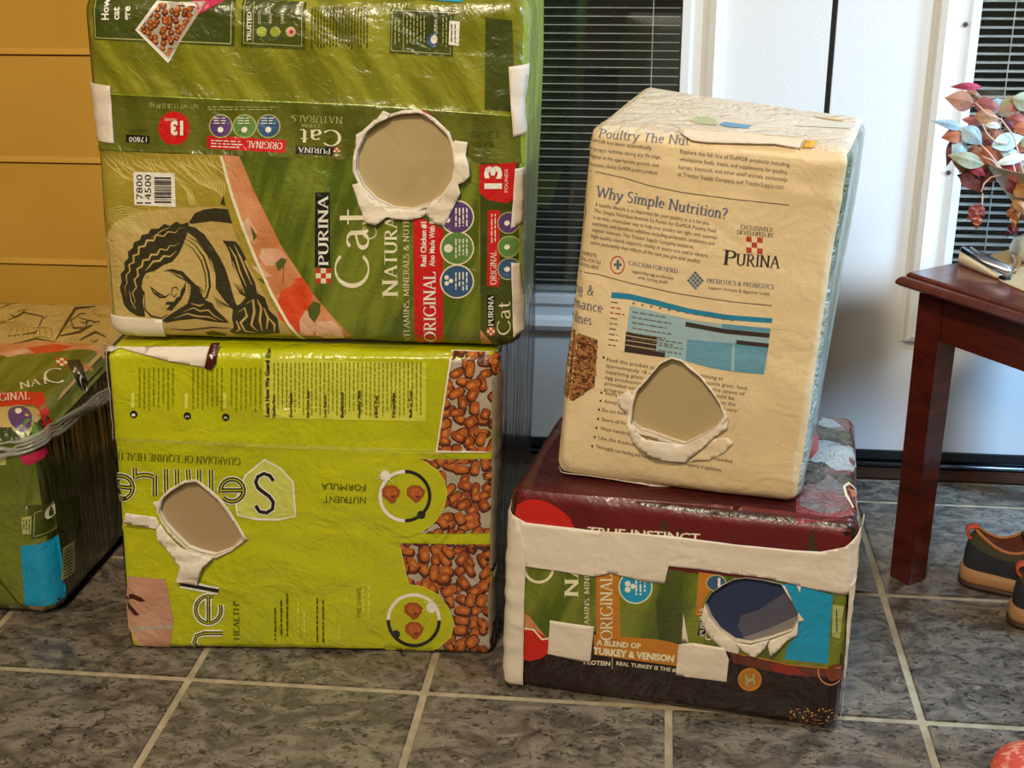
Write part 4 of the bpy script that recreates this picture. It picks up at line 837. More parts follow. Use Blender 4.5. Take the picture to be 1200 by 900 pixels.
for (x, y, h) in ((778, 606, 22), (952, 617, 28), (796, 616, 8)):
    for k in range(4): t = k/4; PT.add([(x-2-h*.22*(t+.25), y+h*(t+.28)), (x, y+h*t), (x+2+h*.22*(t+.25), y+h*(t+.28))], WOODDK, 1.6+.2*k)
# green bag panel
PT.add([(612, 652), (700, 655), (800, 668), (992, 688), (988, 786), (930, 778), (884, 768), (855, 762), (800, 752), (740, 745), (700, 738), (640, 748), (612, 712)], GREEN_MID, 1.6)
PT.add([(784, 665), (802, 667), (800, 752), (772, 748), (770, 700)], GREEN_DK, 1.9); PT.add([(820, 668), (845, 672), (826, 700), (822, 720), (816, 718)], ORANGEP, 2.2)
PT.add([(612, 716), (622, 722), (632, 735), (645, 750), (612, 760)], SALMON, 2); PT.add([(613, 738), (625, 736), (640, 744), (648, 750), (646, 762), (634, 771), (620, 774), (613, 772)], REDB, 2.2)
PT.stroke([(613, 735), (626, 737), (636, 748), (648, 746)], 2.2, CREAM, 2.5)
PT.add([(700, 655), (726, 658), (729, 756), (700, 748)], ORANGEP, 2); PT.add([(697, 741), (772, 747), (795, 752), (795, 779), (697, 765)], ORANGEP, 2)
PL.text('ORIGINAL', (719, 748), 90, 14, CREAM, 2.6, width=78, font='serif', thick=.15); PL.fuzz(704, 652, 722, 666, CREAM, 2.6, True, 4.5, 2)
PL.text('NA', (679, 697), 90, 16, CREAM, 2.6, width=42, font='serif', thick=.17); PL.text('VITAMINS, MINERALS', (692, 745), 90, 6, CREAM, 2.6, width=100, font='serif')
PT.ring((632, 664), 17, 3.2, CREAM, 2.6, 5, 175)
PT.disc((746, 685), 20, CREAM, 2.4); PT.disc((746, 685), 18.4, CYANP, 2.7); PL.fuzz(746, 673, 760, 696, WHITEP, 3, True, 5, 2); PL.disc((737, 681), 3.4, WHITEP, 3); PL.disc((737, 688), 3.4, WHITEP, 3); PL.disc((743, 684), 3, WHITEP, 3)
PL.text('A BLEND OF', (700, 753), -5, 6, CREAM, 3, width=52, bold=.04); PL.text('TURKEY & VENISON', (696, 763.5), -6, 7.5, CREAM, 3, width=95, bold=.05)
PL.text('PROTEIN', (685, 776), -4, 5, CREAM, 2, width=31, bold=.03); PL.rect(718, 768, 719, 782, CREAM_DIM, 2); PL.text('REAL TURKEY IS THE #1', (723, 777), -7, 4.4, CREAM, 2, width=72, bold=.02)
PT.disc((840, 681), 12, CREAM_DIM, 2.5, ry=10); PT.disc((840, 681), 10.5, BLUEP, 2.8, ry=8.5); PT.rect(842, 675, 845, 686, WHITEP, 3)
PT.add([(822, 715), (828, 716), (829, 740), (818, 743)], BLACKP, 2.6); PL.text('PURINA', (826, 743), 90, 5, WHITEP, 3, width=34, font='serif'); PL.text('Cat', (835, 748), 86, 8, CREAM, 3, width=22, font='serif')
PT.add([(916, 683), (935, 684), (976, 697), (970, 777), (942, 774), (920, 771), (922, 758), (932, 745), (936, 732), (930, 705)], CYANP, 2.2)
PT.add([(976, 708), (989, 710), (984, 748), (975, 745)], CREAM_DIM, 2.4); PL.fuzz(980, 714, 984, 742, DKTXT, 3, True, 5, 1.4)
PT.add([(855, 762), (884, 768), (930, 780), (982, 783), (978, 792), (940, 792), (900, 785), (860, 775)], mat('rust_band_print', (96, 42, 22), .34, 'film', coat=.3), 1.8); PT.stroke([(858, 763), (884, 768), (925, 778), (985, 784)], 1.4, ORANGEP, 2.2)
PT.add([(903, 776), (930, 780), (944, 789), (925, 790), (905, 785)], mat('rust_red_print', (140, 46, 30), .34, 'film'), 2)
PT.disc((879, 795), 14, ORANGEP, 2.4); PT.disc((879, 795), 11.6, mat('coin_gold', (168, 116, 46), .34, 'film'), 2.7); PT.ring((879, 792), 4.5, 2, CREAM_DIM, 3, -40, 200); PT.ring((880, 799), 4.5, 2, CREAM_DIM, 3, 140, 380)
PT.ring((975, 786), 16, 1.6, SALMON, 2.5, 40, 190); PT.disc((978, 788), 10, mat('rust_disc', (120, 60, 36), .34, 'film'), 2.3)
rnd = random.Random(5)
for k in range(120): x = rnd.uniform(925, 980); y = rnd.uniform(828, 853); PT.add([(x, y), (x+2, y+.3), (x+1.6, y+1.6), (x-.3, y+1.2)], K2 if k % 2 else TAN, 1.6)
PT.build('printed_panel'); PL.build('lettering')
# top face picture
PTt = Print(B4, 'T', step=.012); t6 = crop(900, 460, 3)
SKYP = mat('pale_blue_scene', (158, 178, 192), .25, 'crumple', c2=(196, 206, 212), vscale=9, coat=.7); PINE = mat('pine_scene', (48, 52, 38), .28, 'crumple', c2=(86, 84, 56), vscale=60, coat=.6); REDSCENE = mat('red_scene', (120, 22, 26), .24, 'crumple', c2=(150, 60, 60), vscale=18, coat=.8); GREYSC = mat('grey_scene', (110, 106, 110), .26, 'crumple', c2=(140, 60, 60), vscale=20, coat=.8)
PTt.add(t6([(100, 440), (95, 300), (130, 180), (165, 100), (200, 90), (300, 100), (318, 160), (335, 260), (325, 380), (300, 430), (230, 445)]), REDSCENE, 1)
PTt.add(t6([(110, 400), (130, 200), (170, 100), (240, 95), (300, 115), (315, 200), (290, 290), (270, 350), (290, 410), (200, 430)]), GREYSC, 1.4)
PTt.add(t6([(170, 170), (230, 175), (300, 185), (312, 230), (300, 270), (240, 275), (200, 250), (165, 250), (130, 240)]), SKYP, 1.8); PTt.add(t6([(175, 115), (190, 92), (230, 100), (260, 125), (200, 130)]), SKYP, 1.8)
for pts in ([(120, 330), (130, 260), (150, 250), (165, 262), (185, 248), (208, 255), (195, 280), (205, 300), (170, 320)], [(165, 120), (200, 125), (240, 140), (285, 140), (300, 180), (270, 190), (220, 175), (180, 165)], [(215, 290), (250, 280), (290, 290), (300, 310), (260, 320)]): PTt.add(t6(pts), PINE, 2.2)
PTt.add(t6([(128, 240), (140, 170), (160, 142), (176, 165), (178, 205), (155, 235)]), REDB, 2.6)
PTt.stroke(t6([(300, 400), (275, 360), (268, 330), (285, 318), (305, 325), (322, 350), (326, 400), (315, 430)]), 3, CREAM, 2.6); PTt.add(t6([(285, 335), (305, 335), (320, 365), (315, 400), (300, 380)]), SALMON, 2.6)
PTt.build('top_picture'); PTt = Print(B4, 'T', step=.012)
PTt.add([(600, 566), (655, 483), (672, 486), (640, 530), (622, 571)], mat('brown_scene', (92, 48, 22), .3, 'crumple', coat=.6), 1)
PTt.build('top_print')
# tapes round the box
sheet(B4, [(590, 592), (596, 600), (617, 611), (690, 619), (780, 625), (860, 635), (930, 643), (962, 645), (990, 640), (1004, 628), (1014, 612), (1014, 640), (1006, 690), (994, 697), (960, 690), (900, 675), (840, 667), (785, 660), (780, 681), (755, 678), (718, 668), (698, 672), (660, 667), (617, 662), (612, 660), (592, 650)], TAPE, wrap=True, seed=21, rough=.0013, lift=.003, thick=.0008)
sheet(B4, [(590, 602), (606, 604), (618, 640), (616, 700), (614, 801), (590, 799)], TAPE, wrap=True, seed=22, rough=.0018, lift=.0042)
sheet(B4, [(994, 686), (1008, 680), (1003, 740), (996, 800), (992, 852), (985, 852), (987, 790), (990, 740)], TAPE, wrap=True, seed=23, rough=.002, lift=.0032)
sheet(B4, [(646, 724), (698, 731), (693, 774), (643, 764)], TAPE, seed=24, lift=.0032); sheet(B4, [(796, 752), (812, 750), (850, 756), (855, 770), (852, 797), (822, 793), (793, 788)], TAPE, seed=25, lift=.0032)
sheet(B4, [(800, 748), (802, 716), (808, 750)], PAPERW, 'torn_flap', seed=26)
sheet(B4, [(827, 704), (833, 720), (845, 736), (862, 749), (868, 752), (866, 764), (850, 760), (838, 748), (829, 738), (823, 722)], PAPERW, 'torn_flap', seed=27, rough=.002)
sheet(B4, [(858, 746), (880, 752), (903, 746), (897, 757), (886, 766), (880, 764), (866, 755)], PAPERW, 'torn_flap', seed=28, tip=((884, 766), .006))
sheet(B4, [(903, 746), (928, 738), (936, 724), (935, 742), (922, 748), (914, 757), (904, 765), (901, 752)], PAPERW, 'torn_flap', seed=29, tip=((905, 765), .006))
sheet(B4, [(936, 716), (943, 726), (934, 727)], PAPERW, 'torn_flap', seed=30); sheet(B4, [(836, 692), (846, 683), (862, 676), (864, 679), (848, 687), (840, 694)], PAPERW, 'torn_flap', seed=31); sheet(B4, [(916, 683), (921, 686), (929, 703), (925, 704)], PAPERW, 'torn_flap', seed=32)
sheet(B4, [(934, 684), (939, 686), (938, 693)], PAPERW, 'torn_flap', seed=33)
patch(B4, 0, NAVY, grow=1.08)
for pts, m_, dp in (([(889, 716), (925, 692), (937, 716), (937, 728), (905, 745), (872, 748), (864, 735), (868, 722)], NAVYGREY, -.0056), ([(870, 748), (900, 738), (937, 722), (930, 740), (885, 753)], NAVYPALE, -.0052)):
    bm = bmesh.new(); P_ = [B4.pin(q) for q in pts]; bm.faces.new([bm.verts.new(B4.surf('F', x, y, dp)) for x, y in P_]); bmesh.ops.triangulate(bm, faces=bm.faces); obj('hole_grey_print' if 0 else 'board_patch', bm, m_, B4.root)  # paler grey areas at the lower right of the navy board

# ---------------------------------------------------------------- box 3: cream paper bag standing on it
CREAMP = mat('cream_kraft_paper', (226, 204, 162), .50, 'paper', c2=(220, 196, 152), vscale=5, bs=1.4); CREAMTOP = mat('pale_top_paper', (234, 220, 198), .5, 'crumple', c2=(224, 206, 180), vscale=7, bs=1)
BLUETXT = mat('slate_blue_ink', (84, 100, 126), .55, 'paper', bs=1.4); GREYTXT = mat('grey_brown_ink', (112, 98, 80), .55, 'paper', bs=1.4); INK = mat('black_brown_ink', (44, 36, 30), .55, 'paper', bs=1.4); TBLUE = mat('table_blue', (30, 130, 168), .5, 'paper'); TPALE = mat('table_pale_blue', (150, 182, 192), .5, 'paper'); TMID = mat('table_mid_blue', (92, 150, 178), .5, 'paper'); TDARK = mat('table_dark_brown', (56, 44, 38), .5, 'paper'); TWHITE = mat('table_cream', (228, 208, 170), .5, 'paper'); CHK = mat('soft_red_ink', (178, 60, 44), .5, 'paper')
SIDEG = mat('green_side_film', (86, 104, 60), .22, 'crumple', c2=(170, 180, 168), vscale=9, coat=.7, stretch=(1, 1, .5))
A, B, n3 = front_plane((650, 556), (936, 592), Z4+.004); C_ = on_plane((1003, 170), A, n3); D_ = on_plane((687, 146), A, n3)
n3b = -n3; bk = [A+n3b*.235, B+n3b*.235, None, None]; bk[3] = D_+n3b*.33; bk[2] = C_+n3b*.29
bk[3].z = .792; bk[2].z = .762; C_.z -= .004
B3 = Bag([A, B, C_, D_], bk, .020, .0036, 7, 'cream paper feed bag box leaning on top of the dark red box'); B3.bulge = .007; B3.zmin = Z4+.0025
H3 = [(776, 423), (789, 417), (800, 420), (812, 430), (824, 440), (836, 455), (845, 470), (850, 484), (840, 498), (824, 508), (804, 517), (788, 512), (766, 504), (752, 500), (742, 492), (744, 470), (748, 456), (762, 440)]
B3.hole(H3); B3.crease((690, 175), (760, 190), .002, .005)
B3.body([CREAMP, SIDEG, CREAMP, CREAMP, CREAMTOP, CREAMP])
PT = Print(B3, base=.0003); PL = Print(B3, base=.0011, step=.006); k1 = crop(660, 90, 10/3); k2 = crop(640, 330, 10/3)
def para(lines, x, y, ang, cap, dy, m_, wds=None, dx=-.8, font='sans'):
    for i, t in enumerate(lines):
        w_ = wds[i] if wds else None
        PL.text(t, (x+dx*i, y+dy*i), ang, cap, m_, 1, width=w_)
PL.text('Poultry The Nut', (700, 161), -5, 9.5, BLUETXT, 1, width=108, font='serif', thick=.1)
para(['DuMOR has been scientifically', 'the proper nutrition during any life stage,', 'whether at the appropriate growth, and', 'maintenance, choose DuMOR poultry products.'], 688, 166, -7, 4.2, 9.2, GREYTXT, [76, 88, 86, 86])
para(['Explore the full line of DuMOR products including', 'wholesome feeds, treats, and supplements for poultry,', 'horses, livestock, and other small animals, exclusively', 'at Tractor Supply Company and TractorSupply.com.'], 797, 179, -7, 4.6, 8.8, GREYTXT, [129, 128, 128, 126])
PT.stroke([(681, 201), (700, 202), (730, 208), (760, 217), (800, 225), (860, 233), (925, 240)], 1.0, GREYTXT, 1)
PT.build('rule_line'); PT = Print(B3, base=.0003)
PL.text('Why Simple Nutrition?', (698, 230), -9.5, 12.5, BLUETXT, 1, width=156, font='serif', thick=.13)
para(['A healthy lifestyle is as important for your poultry as it is for you.', 'The Simple Nutrition formula by Purina for DuMOR Poultry Feed', 'is an easy, smart-clear way to help your poultry eat right, with essential', 'nutrients and beneficial additives including probiotics, prebiotics and', 'organic minerals. This Tractor Supply Company exclusive,', 'high-quality blend supports vitality in every one and is vibrant,', 'active personality that reflects all the care you give your poultry.'], 697, 241, -9, 4.2, 7.4, GREYTXT, [137, 145, 147, 145, 122, 140, 132], dx=-.9)
PL.text('EXCLUSIVELY', (868, 267), -6, 4.6, INK, 1, width=38, font='serif'); PL.text('DEVELOPED BY', (864, 273), -6, 4.6, INK, 1, width=43, font='serif')
checker(PT, 875, 276, 19, 19, CHK, TWHITE, layer=1.5, slope=.1); PT.build('checker_logo'); PT = Print(B3, base=.0003)
PL.text('P', (848, 308), -6, 17, INK, 1, width=15, font='serif', thick=.15); PL.text('URINA', (863, 309), -4.5, 13.5, INK, 1, width=51, font='serif', thick=.15)
PT.ring((724, 310), 8, 1.2, CHK, 1, ry=10); PT.rect(720, 308, 729, 311, BLUETXT, 1); PT.rect(723, 304, 726, 315, BLUETXT, 1.2)
PT.build('egg_mark'); PT = Print(B3, base=.0003)
PL.text('CALCIUM FORTIFIED', (737, 309), -9, 4.8, BLUETXT, 1, width=59, font='serif'); PL.text('supporting egg production', (741, 318), -9, 3.6, GREYTXT, 1, width=50); PL.text('with strong shells', (748, 325), -9, 3.6, GREYTXT, 1, width=36)
for i in range(4):
    for j in range(4): x = 816+(i-j)*2.6; y = 318+(i+j)*2.9; PT.add([(x-2.2, y), (x, y-1.9), (x+2.2, y+.4), (x, y+2.3)], TBLUE if (i*j) % 2 else BLUETXT, 1)
PT.build('diamond_mark'); PT = Print(B3, base=.0003)
PL.text('PREBIOTICS & PROBIOTICS', (829, 329), -6, 5, BLUETXT, 1, width=79, font='serif'); PL.text('support immune & digestive health', (831, 336), -7, 3.6, GREYTXT, 1, width=72)
para(['COMPLETE,', 'IDEAL FOR ALL', 'LAYING HENS'], 678, 298, -9, 4.2, 6.6, GREYTXT, [22, 28, 26], dx=-1)
PT.ring((668, 250), 16, 1, GREYTXT, 1, -80, 70, ry=18)
PT.build('ring_mark'); PT = Print(B3, base=.0003)
PT.stroke([(670, 318), (700, 321), (740, 331), (800, 343), (860, 352), (905, 357)], 1.0, GREYTXT, 1)
PL.text('ng &', (671, 343), -7, 12, BLUETXT, 1, width=26, font='serif', thick=.1); PL.text('enance', (667, 359), -9, 11.5, BLUETXT, 1, width=40, font='serif', thick=.1); PL.text('elines', (666, 376), -8, 11.5, BLUETXT, 1, width=28, font='serif', thick=.1)
# kibble photo
PT.build('rule_line'); PT = Print(B3, base=.0003)
hx_ = k2([(68, 190), (90, 188), (203, 225), (192, 402), (108, 464), (50, 446)]); PT.add(hx_, mat('small_kibble_shadow', (84, 44, 22), .5, 'paper'), 1)
PKA = mat('crumble_brown', (140, 92, 50), .5); PKB = mat('crumble_tan', (172, 122, 72), .5); rnd = random.Random(8)
for k in range(620):
    x = rnd.uniform(656, 700); y = rnd.uniform(388, 468)
    if not inside(hx_, x, y): continue
    a = rnd.uniform(0, pi); PT.add([(x+1.9*cos(a+t)*(.9+.5*(i % 2)), y+1.3*sin(a*1.3+t)*(.9+.3*(i % 3))) for i, t in enumerate((0, 1.25, 2.5, 3.75, 5))], PKA if k % 2 else PKB, 1.3+.3*(k % 3))
# feeding table
PT.build('kibble_photo'); PT = Print(B3, base=.0003)
q = k2; PT.add(q([(258, 38), (330, 44), (450, 70), (560, 98), (700, 122), (886, 140), (882, 158), (700, 142), (560, 118), (450, 92), (330, 66), (256, 60)]), TBLUE, 1)
PT.add(q([(256, 62), (330, 68), (450, 94), (560, 120), (700, 144), (882, 160), (878, 178), (700, 160), (560, 140), (430, 112), (330, 90), (320, 180), (310, 268), (244, 254)]), TWHITE, .8)
PT.add(q([(330, 90), (450, 116), (560, 142), (700, 164), (878, 182), (852, 356), (740, 344), (640, 326), (540, 300), (470, 286), (320, 188)]), TPALE, 1)
PT.add(q([(690, 158), (878, 180), (876, 196), (690, 176)]), TMID, 1.3); PT.add(q([(556, 218), (740, 236), (744, 222), (872, 240), (852, 356), (740, 344), (640, 326), (550, 300)]), TMID, 1.3); PT.add(q([(730, 240), (740, 240), (738, 344), (726, 342)]), TPALE, 1.5)
PT.add(q([(316, 190), (438, 208), (434, 262), (312, 240)]), TDARK, 1.6); PT.add(q([(312, 242), (434, 264), (470, 270), (468, 288), (310, 268)]), TDARK, 1.6); PT.add(q([(550, 150), (700, 178), (876, 198), (872, 216), (700, 196), (548, 168)]), TDARK, 1.6); PT.add(q([(748, 222), (872, 238), (868, 254), (746, 238)]), TDARK, 1.6)
for k in range(3): PT.stroke(q([(316, 204+k*18), (436, 222+k*18)]), .7, TWHITE, 1.9)
for k in range(6): PL.fuzz(742, 363+k*6.2, 785+6*(k % 2), 364+k*6.2, GREYTXT, 1.6, False, 3, 1.1, slope=.15)
for k in range(9): PL.fuzz(717-k*.4, 352+k*6.2, 717+(16 if k in (1, 2) else 9), 353+k*6.2, GREYTXT if k not in (1, 2) else CHK, 1.6, False, 3, 1.1, slope=.12)
for k in range(3): PL.fuzz(773, 395+k*6.2, 803, 396+k*6.2, GREYTXT, 1.6, False, 3, 1.1, slope=.15)
for k in range(12): PL.rect(742+k*10.5, 353+k*1.75, 745+k*10.5, 354.5+k*1.75, GREYTXT, 1.6)
for k in range(9): PT.stroke(q([(560, 232+k*9), (730, 254+k*9), (866, 272+k*8.4)]), .35, TPALE, 1.6)
# bullet list
PL.text('Feed this product as the only ration beginning at', (712, 421), -9, 4.2, GREYTXT, 1, width=138); PL.disc((708.5, 417), 1.3, INK, 1)
para(['approximately 18 weeks of age, during adequate grain, feed,', 'supplying grain and a coarse of oyster at the onset of', 'egg production. Free choice pullet layers should be', 'provided with fresh clean water at all times when the', 'program from a complete starter and grower will vary.'], 711, 428, -9, 4, 6.9, GREYTXT, [168, 165, 153, 155, 158], dx=-.4)
for i, (t, wd) in enumerate((('Store in a cool dry place with', 0), ('Always provide plenty of', 0), ('Do not feed', 0), ('Store all feed in a dry clean area', 0), ('Wash hands thoroughly after use', 0), ('Use the freshest water available to all birds when needed.', 0), ('Thoroughly read feeding and management directions for frequency of application.', 0))):
    x, y = ((710, 460), (709, 469.5), (707, 480), (706, 491), (704, 501.5), (702, 512.5), (699, 523))[i]
    PL.disc((x-4, y-2), 1.2, INK, 1); PL.text(t, (x, y), (-9, -8, -8, -8, -9, -10, -10.5)[i], 4, GREYTXT, 1, width=(80, 62, 27, 84, 82, 160, 150)[i])
PT.build('printed_panel'); PL.build('lettering')
sheet(B3, k1([(410, 180), (470, 184), (600, 190), (760, 205), (900, 224), (930, 240), (922, 285), (820, 272), (700, 268), (560, 262), (500, 255), (450, 230)]), TAPE, seed=41, lift=.003, rough=.003)
sheet(B3, k1([(120, 180), (200, 182), (300, 192), (420, 196), (420, 212), (300, 206), (200, 196), (130, 190)]), mat('ochre_fold', (206, 160, 84), .5, 'paper'), 'fold_edge', seed=42)
sheet(B3, k1([(940, 212), (1000, 216), (978, 282), (930, 280), (936, 262), (955, 262), (962, 236), (940, 232)]), mat('yellow_ribbon_print', (226, 170, 52), .4), 'yellow_strip', seed=43, label='small yellow strip at the top edge')
sheet(B3, k2([(40, 735), (130, 745), (290, 765), (400, 790), (480, 806), (380, 806), (200, 792), (100, 765)]), PAPERW, 'torn_flap', seed=44, lift=.003)
rim(B3, H3, lambda t, p: 2+3*(p[1] > 480)+2*(p[0] < 760), 0, 6)
sheet(B3, k2([(285, 440), (330, 410), (350, 440), (345, 500), (360, 570), (400, 600), (470, 610), (545, 625), (610, 590), (680, 540), (690, 480), (715, 520), (712, 560), (650, 605), (600, 650), (545, 695), (480, 685), (420, 670), (370, 630), (345, 600), (330, 560), (325, 500), (290, 470)]), PAPERW, 'torn_flap', seed=46, lift=.003, rough=.003, tip=((745, 510), .006))
sheet(B3, k2([(650, 605), (712, 602), (735, 622), (700, 660), (640, 690), (560, 695), (600, 650)]), TWHITE, 'torn_flap', seed=47, lift=.0012)
patch(B3, 0, BEIGE2)
# objects on the bag's top: printed patches
PTt = Print(B3, 'T', step=.012)
PTt.add(k1([(500, 170), (520, 155), (560, 152), (600, 165), (600, 188), (520, 182)]), mat('pale_green_print', (186, 186, 134), .5), 1); PTt.build('top_patch'); PTt = Print(B3, 'T', step=.012); PTt.add(k1([(608, 185), (630, 172), (738, 184), (722, 200), (650, 196)]), mat('soft_blue_print', (92, 150, 186), .5), 1)
PTt.build('top_patch'); PTt = Print(B3, 'T', step=.012)
PTt.add(k1([(980, 132), (1100, 146), (1090, 154), (1000, 140)]), MATS['ochre_fold'], 1); PTt.build('top_patch'); PTt = Print(B3, 'T', step=.012); PTt.add(k1([(440, 38), (500, 42), (640, 66), (600, 66), (460, 50)]), mat('faded_pink_print', (212, 176, 172), .5), 1); PTt.build('top_patch'); PTt = Print(B3, 'T', step=.012); PTt.add(k1([(900, 180), (1120, 190), (1150, 160), (1000, 150)]), TAPE, .8)
PTt.build('top_patch')

# ---------------------------------------------------------------- box 5: plastic-wrapped box at the left edge
fr = [on_z((-110, 718), .001), on_z((72, 727), .001)]; fr[0] = Vector((-.74, .128, .001)); fr += [Vector((fr[1].x, fr[1].y, .325)), Vector((-.74, .128, .325))]
fr[1].x -= .0; bk = [Vector((-.74, .60, .001)), Vector((fr[1].x+.012, .60, .001)), Vector((fr[1].x+.012, .60, .372)), Vector((-.74, .60, .372))]
B5 = Bag(fr, bk, .034, .0040, 12, 'green cat food box wrapped in clear plastic, cut off by the left picture edge'); B5.zmin = .0015
GREENW = mat('wrapped_olive_film', (92, 104, 28), .16, 'film', c2=(112, 122, 40), vscale=6, coat=.8, bs=1.4); SIDEW = mat('wrapped_dark_side', (56, 60, 24), .16, 'pleat', coat=.9)
B5.body([GREENW, SIDEW, SIDEW, SIDEW, TAN, SIDEW])
PT = Print(B5); PL = Print(B5, base=.0012); w8 = crop(0, 320, 2.143)
PT.add(w8([(-120, 420), (150, 425), (152, 400), (-120, 395)]), GREEN_DK, 1)
PT.add(w8([(80, 600), (160, 585), (158, 665), (78, 668)]), GREEN_DK, 1.4); PT.stroke(w8([(84, 605), (154, 592), (152, 658), (84, 662), (84, 605)]), .8, CREAM_DIM, 1.8); PT.add(w8([(55, 613), (78, 610), (78, 655), (57, 656)]), CREAM_DIM, 2); PL.fuzz(28, 608, 35, 624, DKTXT, 2.4, True, 3, 1); PT.disc((52, 607), 4, WHITEP, 2.2, ry=7)
PT.add(w8([(52, 685), (150, 678), (158, 835), (100, 840), (62, 836)]), CYANP, 1.6); PT.add(w8([(70, 838), (110, 840), (95, 865), (70, 850)]), PINKB, 1.8)
PT.add(w8([(48, 458), (100, 455), (92, 478), (72, 485), (58, 478)]), PINKHOT, 1.8); PT.add(w8([(-120, 455), (18, 460), (18, 480), (-120, 478)]), CREAM_DIM, 1.6)
for k in range(5): PT.stroke(w8([(-110+k*20, 700+10*k), (-10+k*10, 760+12*k), (60, 850)]), 2, GREEN_DK, 1.3, taper=True)
PT.build('printed_panel'); PL.build('lettering')
PR = Print(B5, 'R'); PR.add(w8([(156, 690), (188, 672), (188, 750), (158, 772)]), CREAM_DIM, 1.6)
for k in range(9): PR.add(w8([(160, 696+k*8), (182, 684+k*8), (182, 687+k*8), (160, 699+k*8)]), DKTXT, 2)
PR.add(w8([(90, 590), (170, 570), (200, 560), (200, 640), (165, 655)]), GREEN_DK, 1); PR.build('side_print')
Pt = Print(B5, 'T', step=.012)
Pt.add([(-160, 452), (160, 420), (110, 404), (50, 400), (-160, 414)], SALMON, 1.2); Pt.add(w8([(70, 190), (140, 180), (180, 186), (150, 200), (90, 205)]), ORANGER, 1.6); Pt.add(w8([(0, 205), (60, 190), (80, 200), (20, 215)]), PINKB, 1.7)
Pt.add(w8([(-200, 330), (-100, 232), (0, 212), (100, 205), (180, 195), (262, 190), (258, 230), (200, 290), (150, 340)]), GREEN_MID, 1.5)
for pts, wd in (([(0, 90), (60, 60), (130, 70), (200, 60)], 4), ([(140, 170), (170, 120), (190, 90), (240, 85)], 6), ([(150, 160), (200, 150), (250, 120)], 5), ([(190, 110), (220, 120), (215, 140), (185, 140), (178, 120), (200, 105)], 4), ([(0, 130), (60, 100), (110, 110), (90, 150), (20, 160)], 3), ([(200, 170), (240, 150), (265, 160)], 5), ([(10, 60), (60, 50), (120, 55)], 3), ([(30, 180), (90, 165), (140, 175)], 3)): Pt.stroke(w8(pts), wd/1.6, WOODDK, 1.6, taper=True)
for k in range(8): Pt.stroke(w8([(5+k*14, 115+k*3), (30+k*14, 140), (20+k*16, 165)]), 1.4, TANOL, 1.5, taper=True)
PLt = Print(B5, 'T', base=.0012)
PLt.text('NAT', (24, 459), 12, 8, CREAM, 2, width=36, font='serif'); PLt.text('C', (52, 452), 10, 16, CREAM, 2, width=26, font='serif', thick=.1)
Pt.add(w8([(166, 222), (200, 218), (222, 255), (190, 262)]), BLACKP, 2); PLt.text('PU', (84, 435), -30, 6, WHITEP, 2.6, width=15, font='serif'); checker(Pt, 66, 420, 13, 9, REDDK, CREAM, layer=2, slope=.1)
rnd = random.Random(4)
for k in range(34):
    x, y = rnd.uniform(-20, 235), rnd.uniform(50, 170); a = rnd.uniform(-.5, .5); l = rnd.uniform(18, 46); h = rnd.uniform(-10, 10)
    Pt.stroke(w8([(x, y), (x+l*.35, y+h+l*.1*a), (x+l*.7, y+h*.6+l*.3*a), (x+l, y+l*.6*a)]), rnd.uniform(.9, 2.2), (WOODDK, TANLINE, TANOL)[k % 3], 1.7+.2*(k % 3), taper=True)
Pt.build('top_print'); PLt.build('top_lettering')
PF = Print(B5, 'T'); PFl = Print(B5, 'T', base=.0012)
PF.add(w8([(-150, 322), (40, 302), (108, 304), (130, 360), (128, 384), (112, 386), (96, 340), (84, 334), (-150, 352)]), REDP, 1.6); PFl.text('ORIGINAL', (-22, 474), 3, 9, WHITEP, 2.4, width=58, font='serif'); PF.disc((23, 487), 15, CREAM_DIM, 2, ry=10); PF.disc((23, 487), 13.5, PURPLEP, 2.4, ry=8.8); PF.disc((35, 494), 9, GREENC, 2.7, ry=5); PF.disc((22, 484), 4, WHITEP, 3, ry=3)
PF.build('printed_label'); PFl.build('label_lettering')
# bunched clear plastic band
CLEAR = mat('clear_stretch_plastic', (196, 196, 188), .12, 'film', alpha=.42, coat=1.0)
bm = bmesh.new()
for s_ in range(4):
    pts = []
    for i in range(40):
        t = i/39; U = -B5.hx*.9+t*(B5.hx*.9+B5.hx-.036); pts.append(Vector(B5.surf('F', U, B5.hz-.045+.006*s_+.005*sin(i*.5+s_*2)+.03*max(0, 1-t*1.6)*0, .005+.003*sin(i*.9+s_))))
    for i in range(1, 9): th = i/8*pi/2; q_ = Vector((B5.hx-.034+.034*sin(th), -B5.hy+.034-.034*cos(th), B5.hz-.043+.006*s_+.01*i/8)); pts.append(B5.place(q_, Vector((sin(th), -cos(th), 0)), .005))
    for i in range(1, 16): q_ = Vector((B5.hx, -B5.hy+.034+i*.022, B5.hz-.035+.005*s_-i*.0035)); pts.append(B5.place(q_, Vector((1, 0, 0)), .006+.003*sin(i+s_)))
    tube(bm, pts, [.003+.001*sin(k*.7+s_) for k in range(len(pts))], 8)
obj('plastic_band', bm, CLEAR, B5.root, smooth=True)

